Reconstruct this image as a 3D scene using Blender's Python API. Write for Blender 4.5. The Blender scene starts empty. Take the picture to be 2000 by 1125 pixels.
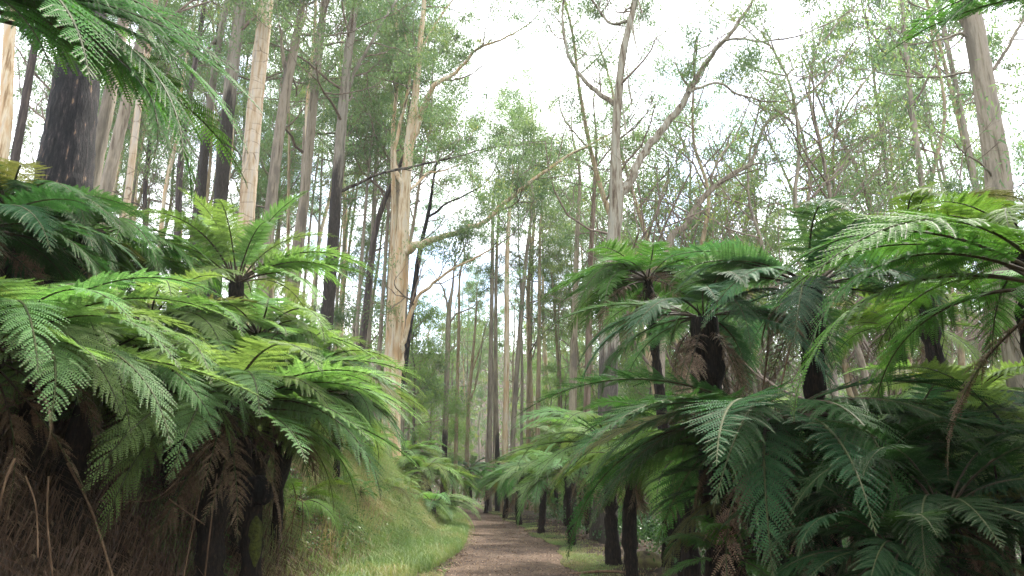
import bpy, math, random
import numpy as np

# ------------------------------------------------------------------ camera, sky, sun, exposure
scene = bpy.context.scene
COL = scene.collection
PITCH = math.radians(14.85)
FPX = 1444.0                     # focal length in photo pixels (2000 wide)
CAMZ = 1.55
cam_d = bpy.data.cameras.new('camera')
cam_d.sensor_width = 36.0
cam_d.lens = 36.0 * FPX / 2000.0
cam_d.clip_start = 0.05
cam_d.clip_end = 2000.0
cam = bpy.data.objects.new('camera', cam_d)
COL.objects.link(cam)
cam.location = (0, 0, CAMZ)
cam.rotation_euler = (math.radians(90) + PITCH, 0, 0)
scene.camera = cam

SUN_EL, SUN_AZ = math.radians(56), math.radians(38)      # azimuth: clockwise from +Y, towards +X
world = bpy.data.worlds.new('World')
scene.world = world
world.use_nodes = True
wn, wl = world.node_tree.nodes, world.node_tree.links
wn.clear()
w_out = wn.new('ShaderNodeOutputWorld')
w_bg = wn.new('ShaderNodeBackground')
w_bg.inputs['Strength'].default_value = 0.15
w_sky = wn.new('ShaderNodeTexSky')
w_sky.sky_type = 'NISHITA'
w_sky.sun_disc = False
w_sky.sun_elevation = SUN_EL
w_sky.sun_rotation = SUN_AZ
w_sky.air_density = 1.0
w_sky.dust_density = 2.0
w_tc = wn.new('ShaderNodeTexCoord')
w_noise = wn.new('ShaderNodeTexNoise')
w_noise.inputs['Scale'].default_value = 3.2
w_noise.inputs['Detail'].default_value = 7.0
w_noise.inputs['Roughness'].default_value = 0.55
w_ramp = wn.new('ShaderNodeMapRange')
w_ramp.inputs['From Min'].default_value = 0.40
w_ramp.inputs['From Max'].default_value = 0.52
w_ramp.inputs['To Min'].default_value = 0.0
w_ramp.inputs['To Max'].default_value = 1.0
w_mix = wn.new('ShaderNodeMixRGB')
w_mix.inputs['Color2'].default_value = (7.4, 7.6, 7.9, 1)    # thin bright cloud
wl.new(w_tc.outputs['Generated'], w_noise.inputs['Vector'])
wl.new(w_noise.outputs['Fac'], w_ramp.inputs['Value'])
wl.new(w_ramp.outputs['Result'], w_mix.inputs['Fac'])
wl.new(w_sky.outputs['Color'], w_mix.inputs['Color1'])
wl.new(w_mix.outputs['Color'], w_bg.inputs['Color'])
wl.new(w_bg.outputs['Background'], w_out.inputs['Surface'])

sun_d = bpy.data.lights.new('sun', 'SUN')
sun_d.energy = 2.6
sun_d.angle = math.radians(7)
sun_d.color = (1.0, 0.95, 0.86)
sun = bpy.data.objects.new('sun', sun_d)
COL.objects.link(sun)
sun.rotation_euler = (math.radians(90) - SUN_EL, 0, -SUN_AZ + math.pi)
sun.rotation_euler = (-(math.radians(90) - SUN_EL), 0, -SUN_AZ)
sun.location = (20, 30, 60)

vs = scene.view_settings
vs.view_transform = 'Standard'
vs.look = 'None'
vs.gamma = 1.0
vs.exposure = 2.1
scene.render.engine = 'CYCLES'
scene.cycles.max_bounces = 8
scene.cycles.diffuse_bounces = 4
scene.cycles.glossy_bounces = 2
scene.cycles.transmission_bounces = 4
scene.cycles.volume_bounces = 1
scene.cycles.use_denoising = True

RNG = np.random.default_rng(7)
random.seed(7)

# ------------------------------------------------------------------ helpers
def W(px, py, d):
    """world point seen at photo pixel (px, py) standing d metres ahead, and its camera depth"""
    r = (px - 1000.0) / FPX
    u = (562.5 - py) / FPX
    t = d / (math.cos(PITCH) - u * math.sin(PITCH))
    return np.array((r * t, d, CAMZ + t * (math.sin(PITCH) + u * math.cos(PITCH)))), t

def mesh_quads(name, V, F, mats, midx=None, rnd=None, smooth=True):
    V = np.asarray(V, dtype=np.float32)
    F = np.asarray(F, dtype=np.int32)
    me = bpy.data.meshes.new(name)
    me.vertices.add(len(V))
    me.vertices.foreach_set('co', V.ravel())
    me.loops.add(F.size)
    me.loops.foreach_set('vertex_index', F.ravel())
    me.polygons.add(len(F))
    me.polygons.foreach_set('loop_start', np.arange(0, F.size, 4, dtype=np.int32))
    me.polygons.foreach_set('loop_total', np.full(len(F), 4, dtype=np.int32))
    for m in mats:
        me.materials.append(m)
    if midx is not None:
        me.polygons.foreach_set('material_index', np.asarray(midx, dtype=np.int32))
    me.polygons.foreach_set('use_smooth', np.full(len(F), smooth, dtype=bool))
    if rnd is not None:
        a = me.attributes.new('rnd', 'FLOAT', 'POINT')
        a.data.foreach_set('value', np.asarray(rnd, dtype=np.float32))
    me.update(calc_edges=True)
    return me

class MB:
    """collects quads"""
    def __init__(s):
        s.V, s.F, s.M, s.R, s.n = [], [], [], [], 0
    def add(s, V, F, m=0, r=None):
        s.V.append(np.asarray(V, dtype=np.float32))
        s.F.append(np.asarray(F, dtype=np.int32) + s.n)
        s.M.append(np.full(len(F), m, dtype=np.int32))
        s.R.append(np.full(len(V), 0.5, dtype=np.float32) if r is None else np.asarray(r, dtype=np.float32))
        s.n += len(V)
    def mesh(s, name, mats, off=(0, 0, 0), smooth=True):
        V = np.concatenate(s.V) - np.asarray(off, dtype=np.float32)
        return mesh_quads(name, V, np.concatenate(s.F), mats, np.concatenate(s.M), np.concatenate(s.R), smooth)

def link(name, me, parent=None, loc=(0, 0, 0)):
    o = bpy.data.objects.new(name, me)
    COL.objects.link(o)
    o.location = [float(c) for c in loc]
    if parent is not None:
        o.parent = parent
    return o

def tag(o, label=None, cat=None, group=None, kind=None):
    if label: o['label'] = label
    if cat: o['category'] = cat
    if group: o['group'] = group
    if kind: o['kind'] = kind
    return o

def thing(name, loc, label, cat, group=None, rz=0.0):
    o = bpy.data.objects.new(name, None)
    o.empty_display_size = 0.2
    COL.objects.link(o)
    o.location = [float(c) for c in loc]
    o.rotation_euler = (0, 0, rz)
    return tag(o, label, cat, group)

def copy_tree(o, parent=None):
    c = o.copy()
    COL.objects.link(c)
    c.parent = parent
    for ch in list(o.children):
        copy_tree(ch, c)
    return c

def smooth_path(pts, n):
    """Catmull-Rom resample (pts: k x m array)"""
    P = np.asarray(pts, dtype=float)
    k = len(P)
    if k == 2:
        t = np.linspace(0, 1, n)[:, None]
        return P[0] * (1 - t) + P[1] * t
    E = np.vstack([2 * P[0] - P[1], P, 2 * P[-1] - P[-2]])
    t = np.linspace(0, k - 1 - 1e-6, n)
    i = t.astype(int)
    f = (t - i)[:, None]
    p0, p1, p2, p3 = E[i], E[i + 1], E[i + 2], E[i + 3]
    return 0.5 * (2 * p1 + (p2 - p0) * f + (2 * p0 - 5 * p1 + 4 * p2 - p3) * f ** 2 + (3 * p1 - p0 - 3 * p2 + p3) * f ** 3)

def tube(P, R, sides=8, rough=0.0, rng=RNG):
    P = np.asarray(P, dtype=float)
    R = np.asarray(R, dtype=float)
    n = len(P)
    T = np.gradient(P, axis=0)
    T /= np.linalg.norm(T, axis=1)[:, None] + 1e-9
    ref = np.array((0.0, 1.0, 0.0)) if abs(T[0][1]) < 0.8 else np.array((1.0, 0, 0))
    U = np.empty_like(P)
    u = ref
    for i in range(n):
        u = u - T[i] * np.dot(u, T[i])
        u = u / (np.linalg.norm(u) + 1e-9)
        U[i] = u
    B = np.cross(T, U)
    a = np.arange(sides) * 2 * math.pi / sides
    rr = np.repeat(R[:, None], sides, 1)
    if rough > 0:
        flute = sum(rng.normal() * np.cos((k + 1) * a + rng.uniform(0, 6.3)) / (k + 1) for k in range(4))
        rr = rr * (1 + rough * (0.6 * flute[None, :] + 0.5 * rng.normal(size=(n, 1)) + 0.45 * rng.normal(size=(n, sides))))
    V = P[:, None, :] + rr[:, :, None] * (np.cos(a)[None, :, None] * U[:, None, :] + np.sin(a)[None, :, None] * B[:, None, :])
    i = np.arange(n - 1)[:, None]
    j = np.arange(sides)[None, :]
    j2 = (j + 1) % sides
    F = np.stack([(i * sides + j), (i * sides + j2), ((i + 1) * sides + j2), ((i + 1) * sides + j)], -1).reshape(-1, 4)
    return V.reshape(-1, 3), F

def vnoise(x, y, seed=0):
    """smooth value noise in [0,1]"""
    x = np.asarray(x, dtype=float); y = np.asarray(y, dtype=float)
    xi = np.floor(x).astype(int); yi = np.floor(y).astype(int)
    fx = x - xi; fy = y - yi
    fx = fx * fx * (3 - 2 * fx); fy = fy * fy * (3 - 2 * fy)
    def h(a, b):
        v = np.sin(a * 127.1 + b * 311.7 + seed * 74.7) * 43758.5453
        return v - np.floor(v)
    return (h(xi, yi) * (1 - fx) + h(xi + 1, yi) * fx) * (1 - fy) + (h(xi, yi + 1) * (1 - fx) + h(xi + 1, yi + 1) * fx) * fy

# ------------------------------------------------------------------ materials
def new_mat(name):
    m = bpy.data.materials.new(name)
    m.use_nodes = True
    nt = m.node_tree
    nt.nodes.clear()
    out = nt.nodes.new('ShaderNodeOutputMaterial')
    return m, nt, nt.nodes, nt.links, out

def ramp(nt, stops):
    r = nt.nodes.new('ShaderNodeValToRGB')
    e = r.color_ramp.elements
    while len(e) > 1:
        e.remove(e[-1])
    e[0].position = stops[0][0]; e[0].color = (*stops[0][1], 1)
    for p, c in stops[1:]:
        k = e.new(p); k.color = (*c, 1)
    return r

def noise(nt, vec, scale, detail=6.0, rough=0.6):
    n = nt.nodes.new('ShaderNodeTexNoise')
    n.inputs['Scale'].default_value = scale
    n.inputs['Detail'].default_value = detail
    n.inputs['Roughness'].default_value = rough
    if vec is not None:
        nt.links.new(vec, n.inputs['Vector'])
    return n

def mapping(nt, scale, src='Object'):
    tc = nt.nodes.new('ShaderNodeTexCoord')
    mp = nt.nodes.new('ShaderNodeMapping')
    mp.inputs['Scale'].default_value = scale
    nt.links.new(tc.outputs[src], mp.inputs['Vector'])
    return mp.outputs['Vector']

def leaf_mat(name, stops, rough=0.5, trans=0.45, tcol=(1.25, 1.35, 0.7), use_obj=False, spec=0.5):
    """leaf: reflecting face plus light passing through; colour varies leaf by leaf"""
    m, nt, N, L, out = new_mat(name)
    at = N.new('ShaderNodeAttribute'); at.attribute_name = 'rnd'
    r = ramp(nt, stops)
    L.new(at.outputs['Fac'], r.inputs['Fac'])
    col = r.outputs['Color']
    if use_obj:
        oi = N.new('ShaderNodeObjectInfo')
        mu = N.new('ShaderNodeMixRGB'); mu.blend_type = 'MULTIPLY'; mu.inputs['Fac'].default_value = 1
        L.new(col, mu.inputs['Color1']); L.new(oi.outputs['Color'], mu.inputs['Color2'])
        col = mu.outputs['Color']
        hs = N.new('ShaderNodeHueSaturation')
        mr = N.new('ShaderNodeMapRange')
        mr.inputs['To Min'].default_value = 0.75; mr.inputs['To Max'].default_value = 1.25
        L.new(oi.outputs['Random'], mr.inputs['Value'])
        L.new(mr.outputs['Result'], hs.inputs['Value'])
        L.new(col, hs.inputs['Color'])
        col = hs.outputs['Color']
    b = N.new('ShaderNodeBsdfPrincipled')
    b.inputs['Roughness'].default_value = rough
    b.inputs['Specular IOR Level'].default_value = spec
    L.new(col, b.inputs['Base Color'])
    t = N.new('ShaderNodeBsdfTranslucent')
    mt = N.new('ShaderNodeMixRGB'); mt.blend_type = 'MULTIPLY'; mt.inputs['Fac'].default_value = 1
    mt.inputs['Color2'].default_value = (*tcol, 1)
    L.new(col, mt.inputs['Color1']); L.new(mt.outputs['Color'], t.inputs['Color'])
    mx = N.new('ShaderNodeMixShader'); mx.inputs['Fac'].default_value = trans
    L.new(b.outputs[0], mx.inputs[1]); L.new(t.outputs[0], mx.inputs[2])
    L.new(mx.outputs[0], out.inputs['Surface'])
    return m

def bark_mat(name, stops, streak=(9, 9, 0.9), scale=1.0, bump=0.5, rough=0.85, blotch=None, char=None, rings=False, fine=(45, 45, 6)):
    m, nt, N, L, out = new_mat(name)
    v = mapping(nt, streak)
    n1 = noise(nt, v, scale, 8, 0.65)
    r = ramp(nt, stops)
    L.new(n1.outputs['Fac'], r.inputs['Fac'])
    col = r.outputs['Color']
    v2 = mapping(nt, fine)
    n2 = noise(nt, v2, 1.0, 6, 0.7)
    if blotch:
        v3 = mapping(nt, (3.4, 3.4, 0.8))
        n3 = noise(nt, v3, 1.0, 5, 0.6)
        rr = ramp(nt, [(0.49, (0, 0, 0)), (0.62, (0.85, 0.85, 0.85))])
        L.new(n3.outputs['Fac'], rr.inputs['Fac'])
        mx = N.new('ShaderNodeMixRGB'); mx.inputs['Color2'].default_value = (*blotch, 1)
        L.new(rr.outputs['Color'], mx.inputs['Fac']); L.new(col, mx.inputs['Color1'])
        col = mx.outputs['Color']
    if char:                       # burnt lower trunk: colour, height of the char line, ragged band
        tc = N.new('ShaderNodeTexCoord'); sp = N.new('ShaderNodeSeparateXYZ')
        L.new(tc.outputs['Object'], sp.inputs[0])
        v4 = mapping(nt, (2.5, 2.5, 0.35))
        n4 = noise(nt, v4, 1.0, 6, 0.65)
        ma = N.new('ShaderNodeMath'); ma.operation = 'MULTIPLY_ADD'
        ma.inputs[1].default_value = char[2]; L.new(n4.outputs['Fac'], ma.inputs[0])
        L.new(sp.outputs['Z'], ma.inputs[2])
        mr = N.new('ShaderNodeMapRange')
        mr.inputs['From Min'].default_value = char[1] + char[2] * 0.5 - char[2] * 0.08
        mr.inputs['From Max'].default_value = char[1] + char[2] * 0.5 + char[2] * 0.08
        L.new(ma.outputs[0], mr.inputs['Value'])
        mx = N.new('ShaderNodeMixRGB')
        L.new(mr.outputs['Result'], mx.inputs['Fac'])
        dk = ramp(nt, [(0.35, tuple(0.35 * c for c in char[0])), (0.6, char[0]), (0.75, tuple(3.2 * c for c in char[0]))])
        L.new(n2.outputs['Fac'], dk.inputs['Fac'])
        L.new(dk.outputs['Color'], mx.inputs['Color1']); L.new(col, mx.inputs['Color2'])
        col = mx.outputs['Color']
    ringh = None
    if rings:                      # bark sheets splitting crosswise
        v5 = mapping(nt, (0.9, 0.9, 1.9))
        n5 = noise(nt, v5, 1.0, 3, 0.6)
        vo = N.new('ShaderNodeTexVoronoi'); vo.feature = 'DISTANCE_TO_EDGE'
        vo.inputs['Scale'].default_value = 1.0
        ad = N.new('ShaderNodeMixRGB'); ad.blend_type = 'ADD'; ad.inputs['Fac'].default_value = 0.35
        v6 = mapping(nt, (0.8, 0.8, 2.6))
        L.new(v6, ad.inputs['Color1']); L.new(n5.outputs['Color'], ad.inputs['Color2'])
        L.new(ad.outputs['Color'], vo.inputs['Vector'])
        rr = ramp(nt, [(0.0, (0.15, 0.15, 0.15)), (0.022, (1, 1, 1))])
        L.new(vo.outputs['Distance'], rr.inputs['Fac'])
        mx = N.new('ShaderNodeMixRGB'); mx.inputs['Color1'].default_value = (0.13, 0.08, 0.05, 1)
        v7 = mapping(nt, (2.2, 2.2, 1.3)); n7 = noise(nt, v7, 1.0, 3, 0.5)
        r7 = ramp(nt, [(0.42, (1, 1, 1)), (0.56, (0, 0, 0))])
        L.new(n7.outputs['Fac'], r7.inputs['Fac'])
        lt = N.new('ShaderNodeMixRGB'); lt.blend_type = 'LIGHTEN'; lt.inputs['Fac'].default_value = 1
        L.new(rr.outputs['Color'], lt.inputs['Color1']); L.new(r7.outputs['Color'], lt.inputs['Color2'])
        L.new(lt.outputs['Color'], mx.inputs['Fac']); L.new(col, mx.inputs['Color2'])
        col = mx.outputs['Color']
        ringh = rr.outputs['Color']
    b = N.new('ShaderNodeBsdfPrincipled')
    b.inputs['Roughness'].default_value = rough
    b.inputs['Specular IOR Level'].default_value = 0.25
    L.new(col, b.inputs['Base Color'])
    mh = N.new('ShaderNodeMixRGB'); mh.inputs['Fac'].default_value = 0.4
    L.new(n1.outputs['Fac'], mh.inputs['Color1']); L.new(n2.outputs['Fac'], mh.inputs['Color2'])
    bp = N.new('ShaderNodeBump'); bp.inputs['Strength'].default_value = bump; bp.inputs['Distance'].default_value = 0.06
    L.new(mh.outputs['Color'], bp.inputs['Height'])
    if ringh is not None:
        bp2 = N.new('ShaderNodeBump'); bp2.inputs['Strength'].default_value = 0.7; bp2.inputs['Distance'].default_value = 0.03
        L.new(ringh, bp2.inputs['Height']); L.new(bp.outputs['Normal'], bp2.inputs['Normal'])
        L.new(bp2.outputs['Normal'], b.inputs['Normal'])
    else:
        L.new(bp.outputs['Normal'], b.inputs['Normal'])
    L.new(b.outputs[0], out.inputs['Surface'])
    return m

M = {}
M['pale'] = bark_mat('pale_gum_bark', [(0.36, (0.194, 0.122, 0.062)), (0.45, (0.371, 0.275, 0.164)), (0.53, (0.484, 0.396, 0.274)), (0.63, (0.403, 0.351, 0.274))], bump=0.35, blotch=(0.388, 0.252, 0.130))
M['peel'] = bark_mat('peeling_gum_bark', [(0.30, (0.180, 0.106, 0.055)), (0.45, (0.324, 0.240, 0.150)), (0.54, (0.401, 0.331, 0.246)), (0.63, (0.318, 0.282, 0.239))], bump=0.5, rings=True)
M['grey'] = bark_mat('grey_gum_bark', [(0.36, (0.090, 0.067, 0.047)), (0.46, (0.187, 0.154, 0.110)), (0.54, (0.249, 0.207, 0.157)), (0.64, (0.167, 0.140, 0.105))], blotch=(0.112, 0.093, 0.071), bump=0.5)
M['tan'] = bark_mat('tan_gum_bark', [(0.36, (0.121, 0.077, 0.043)), (0.46, (0.236, 0.176, 0.099)), (0.54, (0.322, 0.254, 0.155)), (0.64, (0.236, 0.190, 0.124))], bump=0.4, blotch=(0.172, 0.134, 0.087))
M['brown'] = bark_mat('stringy_brown_bark', [(0.30, (0.045, 0.029, 0.019)), (0.46, (0.120, 0.083, 0.057)), (0.6, (0.220, 0.167, 0.123)), (0.64, (0.150, 0.113, 0.084))], streak=(14, 14, 0.8), bump=1.0)
M['charred'] = bark_mat('charred_bark', [(0.36, (0.003, 0.003, 0.003)), (0.52, (0.012, 0.010, 0.010)), (0.62, (0.035, 0.028, 0.026)), (0.66, (0.16, 0.10, 0.06))], streak=(20, 20, 3.2), bump=1.0, fine=(60, 60, 14))
M['dark'] = bark_mat('dark_bark', [(0.3, (0.015, 0.011, 0.010)), (0.5, (0.05, 0.038, 0.034)), (0.66, (0.11, 0.085, 0.07)), (0.8, (0.2, 0.16, 0.13))], streak=(12, 12, 1.0), bump=0.9)
M['half_burnt'] = bark_mat('half_burnt_bark', [(0.36, (0.085, 0.067, 0.049)), (0.46, (0.163, 0.140, 0.106)), (0.54, (0.221, 0.194, 0.153)), (0.64, (0.163, 0.147, 0.118))], blotch=(0.112, 0.093, 0.071), bump=0.7, char=((0.032, 0.025, 0.020), 9.0, 10.0))
M['half_burnt_low'] = bark_mat('low_burnt_bark', [(0.36, (0.104, 0.073, 0.048)), (0.46, (0.195, 0.161, 0.108)), (0.54, (0.273, 0.228, 0.157)), (0.64, (0.195, 0.167, 0.121))], blotch=(0.112, 0.093, 0.071), bump=0.6, char=((0.029, 0.023, 0.018), 4.0, 9.0))
M['fork'] = bark_mat('reddish_grey_bark', [(0.36, (0.065, 0.045, 0.028)), (0.46, (0.160, 0.130, 0.092)), (0.54, (0.249, 0.226, 0.171)), (0.64, (0.196, 0.184, 0.147))], bump=0.7, char=((0.077, 0.064, 0.051), 5.5, 4.0))
M['twig'] = bark_mat('twig_bark', [(0.3, (0.07, 0.05, 0.04)), (0.6, (0.19, 0.145, 0.11))], bump=0.2)
M['gum_leaf'] = leaf_mat('gum_leaf', [(0, (0.055, 0.100, 0.052)), (0.5, (0.098, 0.155, 0.074)), (0.85, (0.14, 0.19, 0.080)), (1, (0.21, 0.21, 0.07))], rough=0.5, trans=0.5, tcol=(1.4, 1.45, 0.9), use_obj=True, spec=0.3)
M['fern_leaf'] = leaf_mat('fern_leaf', [(0, (0.6, 0.65, 0.6)), (0.5, (1, 1, 1)), (1, (1.35, 1.25, 1.1))], rough=0.6, trans=0.42, tcol=(1.25, 1.35, 0.65), use_obj=True, spec=0.06)
M['grass'] = leaf_mat('grass_blade', [(0, (0.10, 0.17, 0.05)), (0.40, (0.17, 0.25, 0.09)), (0.62, (0.26, 0.30, 0.13)), (0.78, (0.36, 0.31, 0.17)), (1, (0.38, 0.27, 0.17))], rough=0.6, trans=0.4)
M['dry'] = leaf_mat('dry_litter', [(0, (0.05, 0.03, 0.02)), (0.4, (0.13, 0.075, 0.045)), (0.75, (0.24, 0.15, 0.09)), (1, (0.42, 0.30, 0.19))], rough=0.7, trans=0.15, tcol=(1, 0.9, 0.7))
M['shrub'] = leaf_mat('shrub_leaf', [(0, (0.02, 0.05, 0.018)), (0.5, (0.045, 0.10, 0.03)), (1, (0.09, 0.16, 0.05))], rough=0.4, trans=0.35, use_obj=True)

def plain_noise_mat(name, stops, scale, bump=0.4, rough=0.9, detail=8, dist=0.03, vec=(1, 1, 1)):
    m, nt, N, L, out = new_mat(name)
    v = mapping(nt, vec)
    n = noise(nt, v, scale, detail, 0.65)
    r = ramp(nt, stops)
    L.new(n.outputs['Fac'], r.inputs['Fac'])
    b = N.new('ShaderNodeBsdfPrincipled')
    b.inputs['Roughness'].default_value = rough
    b.inputs['Specular IOR Level'].default_value = 0.2
    L.new(r.outputs['Color'], b.inputs['Base Color'])
    bp = N.new('ShaderNodeBump'); bp.inputs['Strength'].default_value = bump; bp.inputs['Distance'].default_value = dist
    L.new(n.outputs['Fac'], bp.inputs['Height']); L.new(bp.outputs['Normal'], b.inputs['Normal'])
    L.new(b.outputs[0], out.inputs['Surface'])
    return m
M['stalk'] = plain_noise_mat('fern_stalk', [(0.3, (0.02, 0.015, 0.01)), (0.7, (0.07, 0.05, 0.025))], 14, rough=0.6)
M['midrib'] = plain_noise_mat('fern_midrib', [(0.3, (0.03, 0.045, 0.015)), (0.7, (0.07, 0.075, 0.025))], 14, rough=0.6)
M['fern_trunk'] = plain_noise_mat('fern_trunk_fibre', [(0.3, (0.004, 0.003, 0.003)), (0.5, (0.014, 0.010, 0.008)), (0.72, (0.05, 0.032, 0.02))], 3, bump=1.0, vec=(14, 14, 3))
M['soil'] = plain_noise_mat('forest_soil', [(0.3, (0.014, 0.010, 0.007)), (0.5, (0.04, 0.027, 0.017)), (0.7, (0.085, 0.06, 0.035))], 2.2, bump=0.9, dist=0.1)
M['moss_rock'] = plain_noise_mat('mossy_rock', [(0.35, (0.05, 0.04, 0.03)), (0.5, (0.12, 0.10, 0.05)), (0.65, (0.12, 0.13, 0.04))], 6, bump=0.8)
M['moss'] = plain_noise_mat('moss', [(0.35, (0.03, 0.035, 0.01)), (0.65, (0.10, 0.115, 0.022))], 25, bump=1.0)
M['dead_wood'] = plain_noise_mat('dead_wood', [(0.3, (0.05, 0.03, 0.02)), (0.5, (0.14, 0.085, 0.05)), (0.7, (0.28, 0.19, 0.12))], 2, bump=0.6, vec=(10, 10, 2))

def path_material():
    m, nt, N, L, out = new_mat('red_gravel_path')
    v = mapping(nt, (1, 1, 1))
    n1 = noise(nt, v, 0.9, 6, 0.6)
    n2 = noise(nt, v, 28, 8, 0.75)
    n3 = noise(nt, v, 5, 6, 0.7)
    vo = N.new('ShaderNodeTexVoronoi'); vo.inputs['Scale'].default_value = 60
    L.new(v, vo.inputs['Vector'])
    r1 = ramp(nt, [(0.35, (0.080, 0.054, 0.040)), (0.5, (0.122, 0.084, 0.060)), (0.65, (0.165, 0.118, 0.086))])
    L.new(n1.outputs['Fac'], r1.inputs['Fac'])
    r2 = ramp(nt, [(0.34, (0.45, 0.42, 0.42)), (0.5, (1, 1, 1)), (0.66, (1.3, 1.25, 1.2)), (0.74, (2.0, 1.9, 1.8))])
    L.new(n2.outputs['Fac'], r2.inputs['Fac'])
    mu = N.new('ShaderNodeMixRGB'); mu.blend_type = 'MULTIPLY'; mu.inputs['Fac'].default_value = 1
    L.new(r1.outputs['Color'], mu.inputs['Color1']); L.new(r2.outputs['Color'], mu.inputs['Color2'])
    r3 = ramp(nt, [(0.35, (0.6, 0.6, 0.62)), (0.55, (1.1, 1.08, 1.05))])
    L.new(n3.outputs['Fac'], r3.inputs['Fac'])
    mu2 = N.new('ShaderNodeMixRGB'); mu2.blend_type = 'MULTIPLY'; mu2.inputs['Fac'].default_value = 1
    L.new(mu.outputs['Color'], mu2.inputs['Color1']); L.new(r3.outputs['Color'], mu2.inputs['Color2'])
    b = N.new('ShaderNodeBsdfPrincipled'); b.inputs['Roughness'].default_value = 0.9
    b.inputs['Specular IOR Level'].default_value = 0.2
    L.new(mu2.outputs['Color'], b.inputs['Base Color'])
    bp = N.new('ShaderNodeBump'); bp.inputs['Strength'].default_value = 0.8; bp.inputs['Distance'].default_value = 0.03
    L.new(n2.outputs['Fac'], bp.inputs['Height']); L.new(bp.outputs['Normal'], b.inputs['Normal'])
    L.new(b.outputs[0], out.inputs['Surface'])
    return m
M['path'] = path_material()

# ------------------------------------------------------------------ terrain
_PY = np.array([-30, -5, 14, 20, 30, 40, 53, 65, 80, 110, 400.0])
_PX = np.array([0.4, 0.2, 0.0, -0.15, -1.0, -2.1, -3.5, -6.2, -12, -30, -200.0])
def path_x(y):
    return np.interp(y, _PY, _PX)
def path_half(y):
    return 1.30 + 0.12 * np.sin(np.asarray(y) * 0.7) + 0.06 * np.sin(np.asarray(y) * 2.3)
_FY = np.array([-30, 6, 10, 14, 18, 24, 30, 400.0])
_FO = np.array([2.2, 2.2, 1.9, 1.15, 0.75, 0.55, 0.45, 0.45])
def foot_x(y):
    return path_x(y) - 1.25 - np.interp(y, _FY, _FO)
_BU = np.array([-1.2, 0.0, 0.5, 2.6, 3.6, 12, 20, 40, 90, 300.0])
_BZ = np.array([0.0, 0.10, 0.55, 3.05, 3.6, 6.6, 7.4, 3.0, -4, -6])
def ground_z(x, y):
    x = np.asarray(x, dtype=float); y = np.asarray(y, dtype=float)
    u = foot_x(y) - x
    w = np.clip((y - 62) / 30, 0, 1)
    left = np.interp(u, _BU, _BZ) * (1 - 0.75 * w)
    rr = x - path_x(y) - 2.6
    right = -0.10 * np.clip(rr, 0, 30) - 0.02 * np.clip(rr - 30, 0, 200)
    h = np.where(u > -1.2, left, right)
    off = np.abs(x - path_x(y))
    k = np.clip((off - 1.2) / 1.2, 0, 1)
    h = h + k * (0.22 * (vnoise(x * 1.1, y * 1.1, 3) - 0.5) + 0.09 * (vnoise(x * 3.3, y * 3.3, 5) - 0.5))
    far = np.clip((y - 80) / 110, 0, 1)
    h = h + 36 * far * far * (3 - 2 * far) + far * 5 * (vnoise(x * 0.03, y * 0.03, 9) - 0.5)
    return h
def gz(x, y):
    return float(ground_z(np.array([x]), np.array([y]))[0])

def build_ground():
    xs = np.concatenate([np.linspace(-260, -30, 47)[:-1], np.linspace(-30, -10, 60)[:-1], np.linspace(-10, 6, 140)[:-1], np.linspace(6, 30, 60)[:-1], np.linspace(30, 260, 47)])
    ys = np.concatenate([np.linspace(-30, 2, 24)[:-1], np.linspace(2, 40, 220)[:-1], np.linspace(40, 90, 110)[:-1], np.linspace(90, 420, 70)])
    X, Y = np.meshgrid(xs, ys)
    V = np.stack([X, Y, ground_z(X, Y)], -1).reshape(-1, 3)
    nx, ny = len(xs), len(ys)
    i = np.arange(ny - 1)[:, None]; j = np.arange(nx - 1)[None, :]
    F = np.stack([i * nx + j, i * nx + j + 1, (i + 1) * nx + j + 1, (i + 1) * nx + j], -1).reshape(-1, 4)
    tag(link('ground', mesh_quads('ground', V, F, [M['soil']])), kind='structure')
    ys = np.linspace(-20, 85, 420)
    ts = np.linspace(-1, 1, 15)
    T, Y = np.meshgrid(ts, ys)
    jl = 1 + 0.10 * (vnoise(Y * 2.1, T * 0 + 2, 1) - 0.5) + 0.10 * (vnoise(Y * 6.1, T * 0 + 4, 2) - 0.5)
    X = path_x(Y) + T * path_half(Y) * jl
    Z = ground_z(X, Y) + 0.014 - 0.02 * np.abs(T) ** 6 + 0.012 * (vnoise(X * 2, Y * 2, 4) - 0.5)
    V = np.stack([X, Y, Z], -1).reshape(-1, 3)
    nx, ny = len(ts), len(ys)
    i = np.arange(ny - 1)[:, None]; j = np.arange(nx - 1)[None, :]
    F = np.stack([i * nx + j, i * nx + j + 1, (i + 1) * nx + j + 1, (i + 1) * nx + j], -1).reshape(-1, 4)
    tag(link('path', mesh_quads('path', V, F, [M['path']])), kind='structure')
build_ground()

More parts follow.
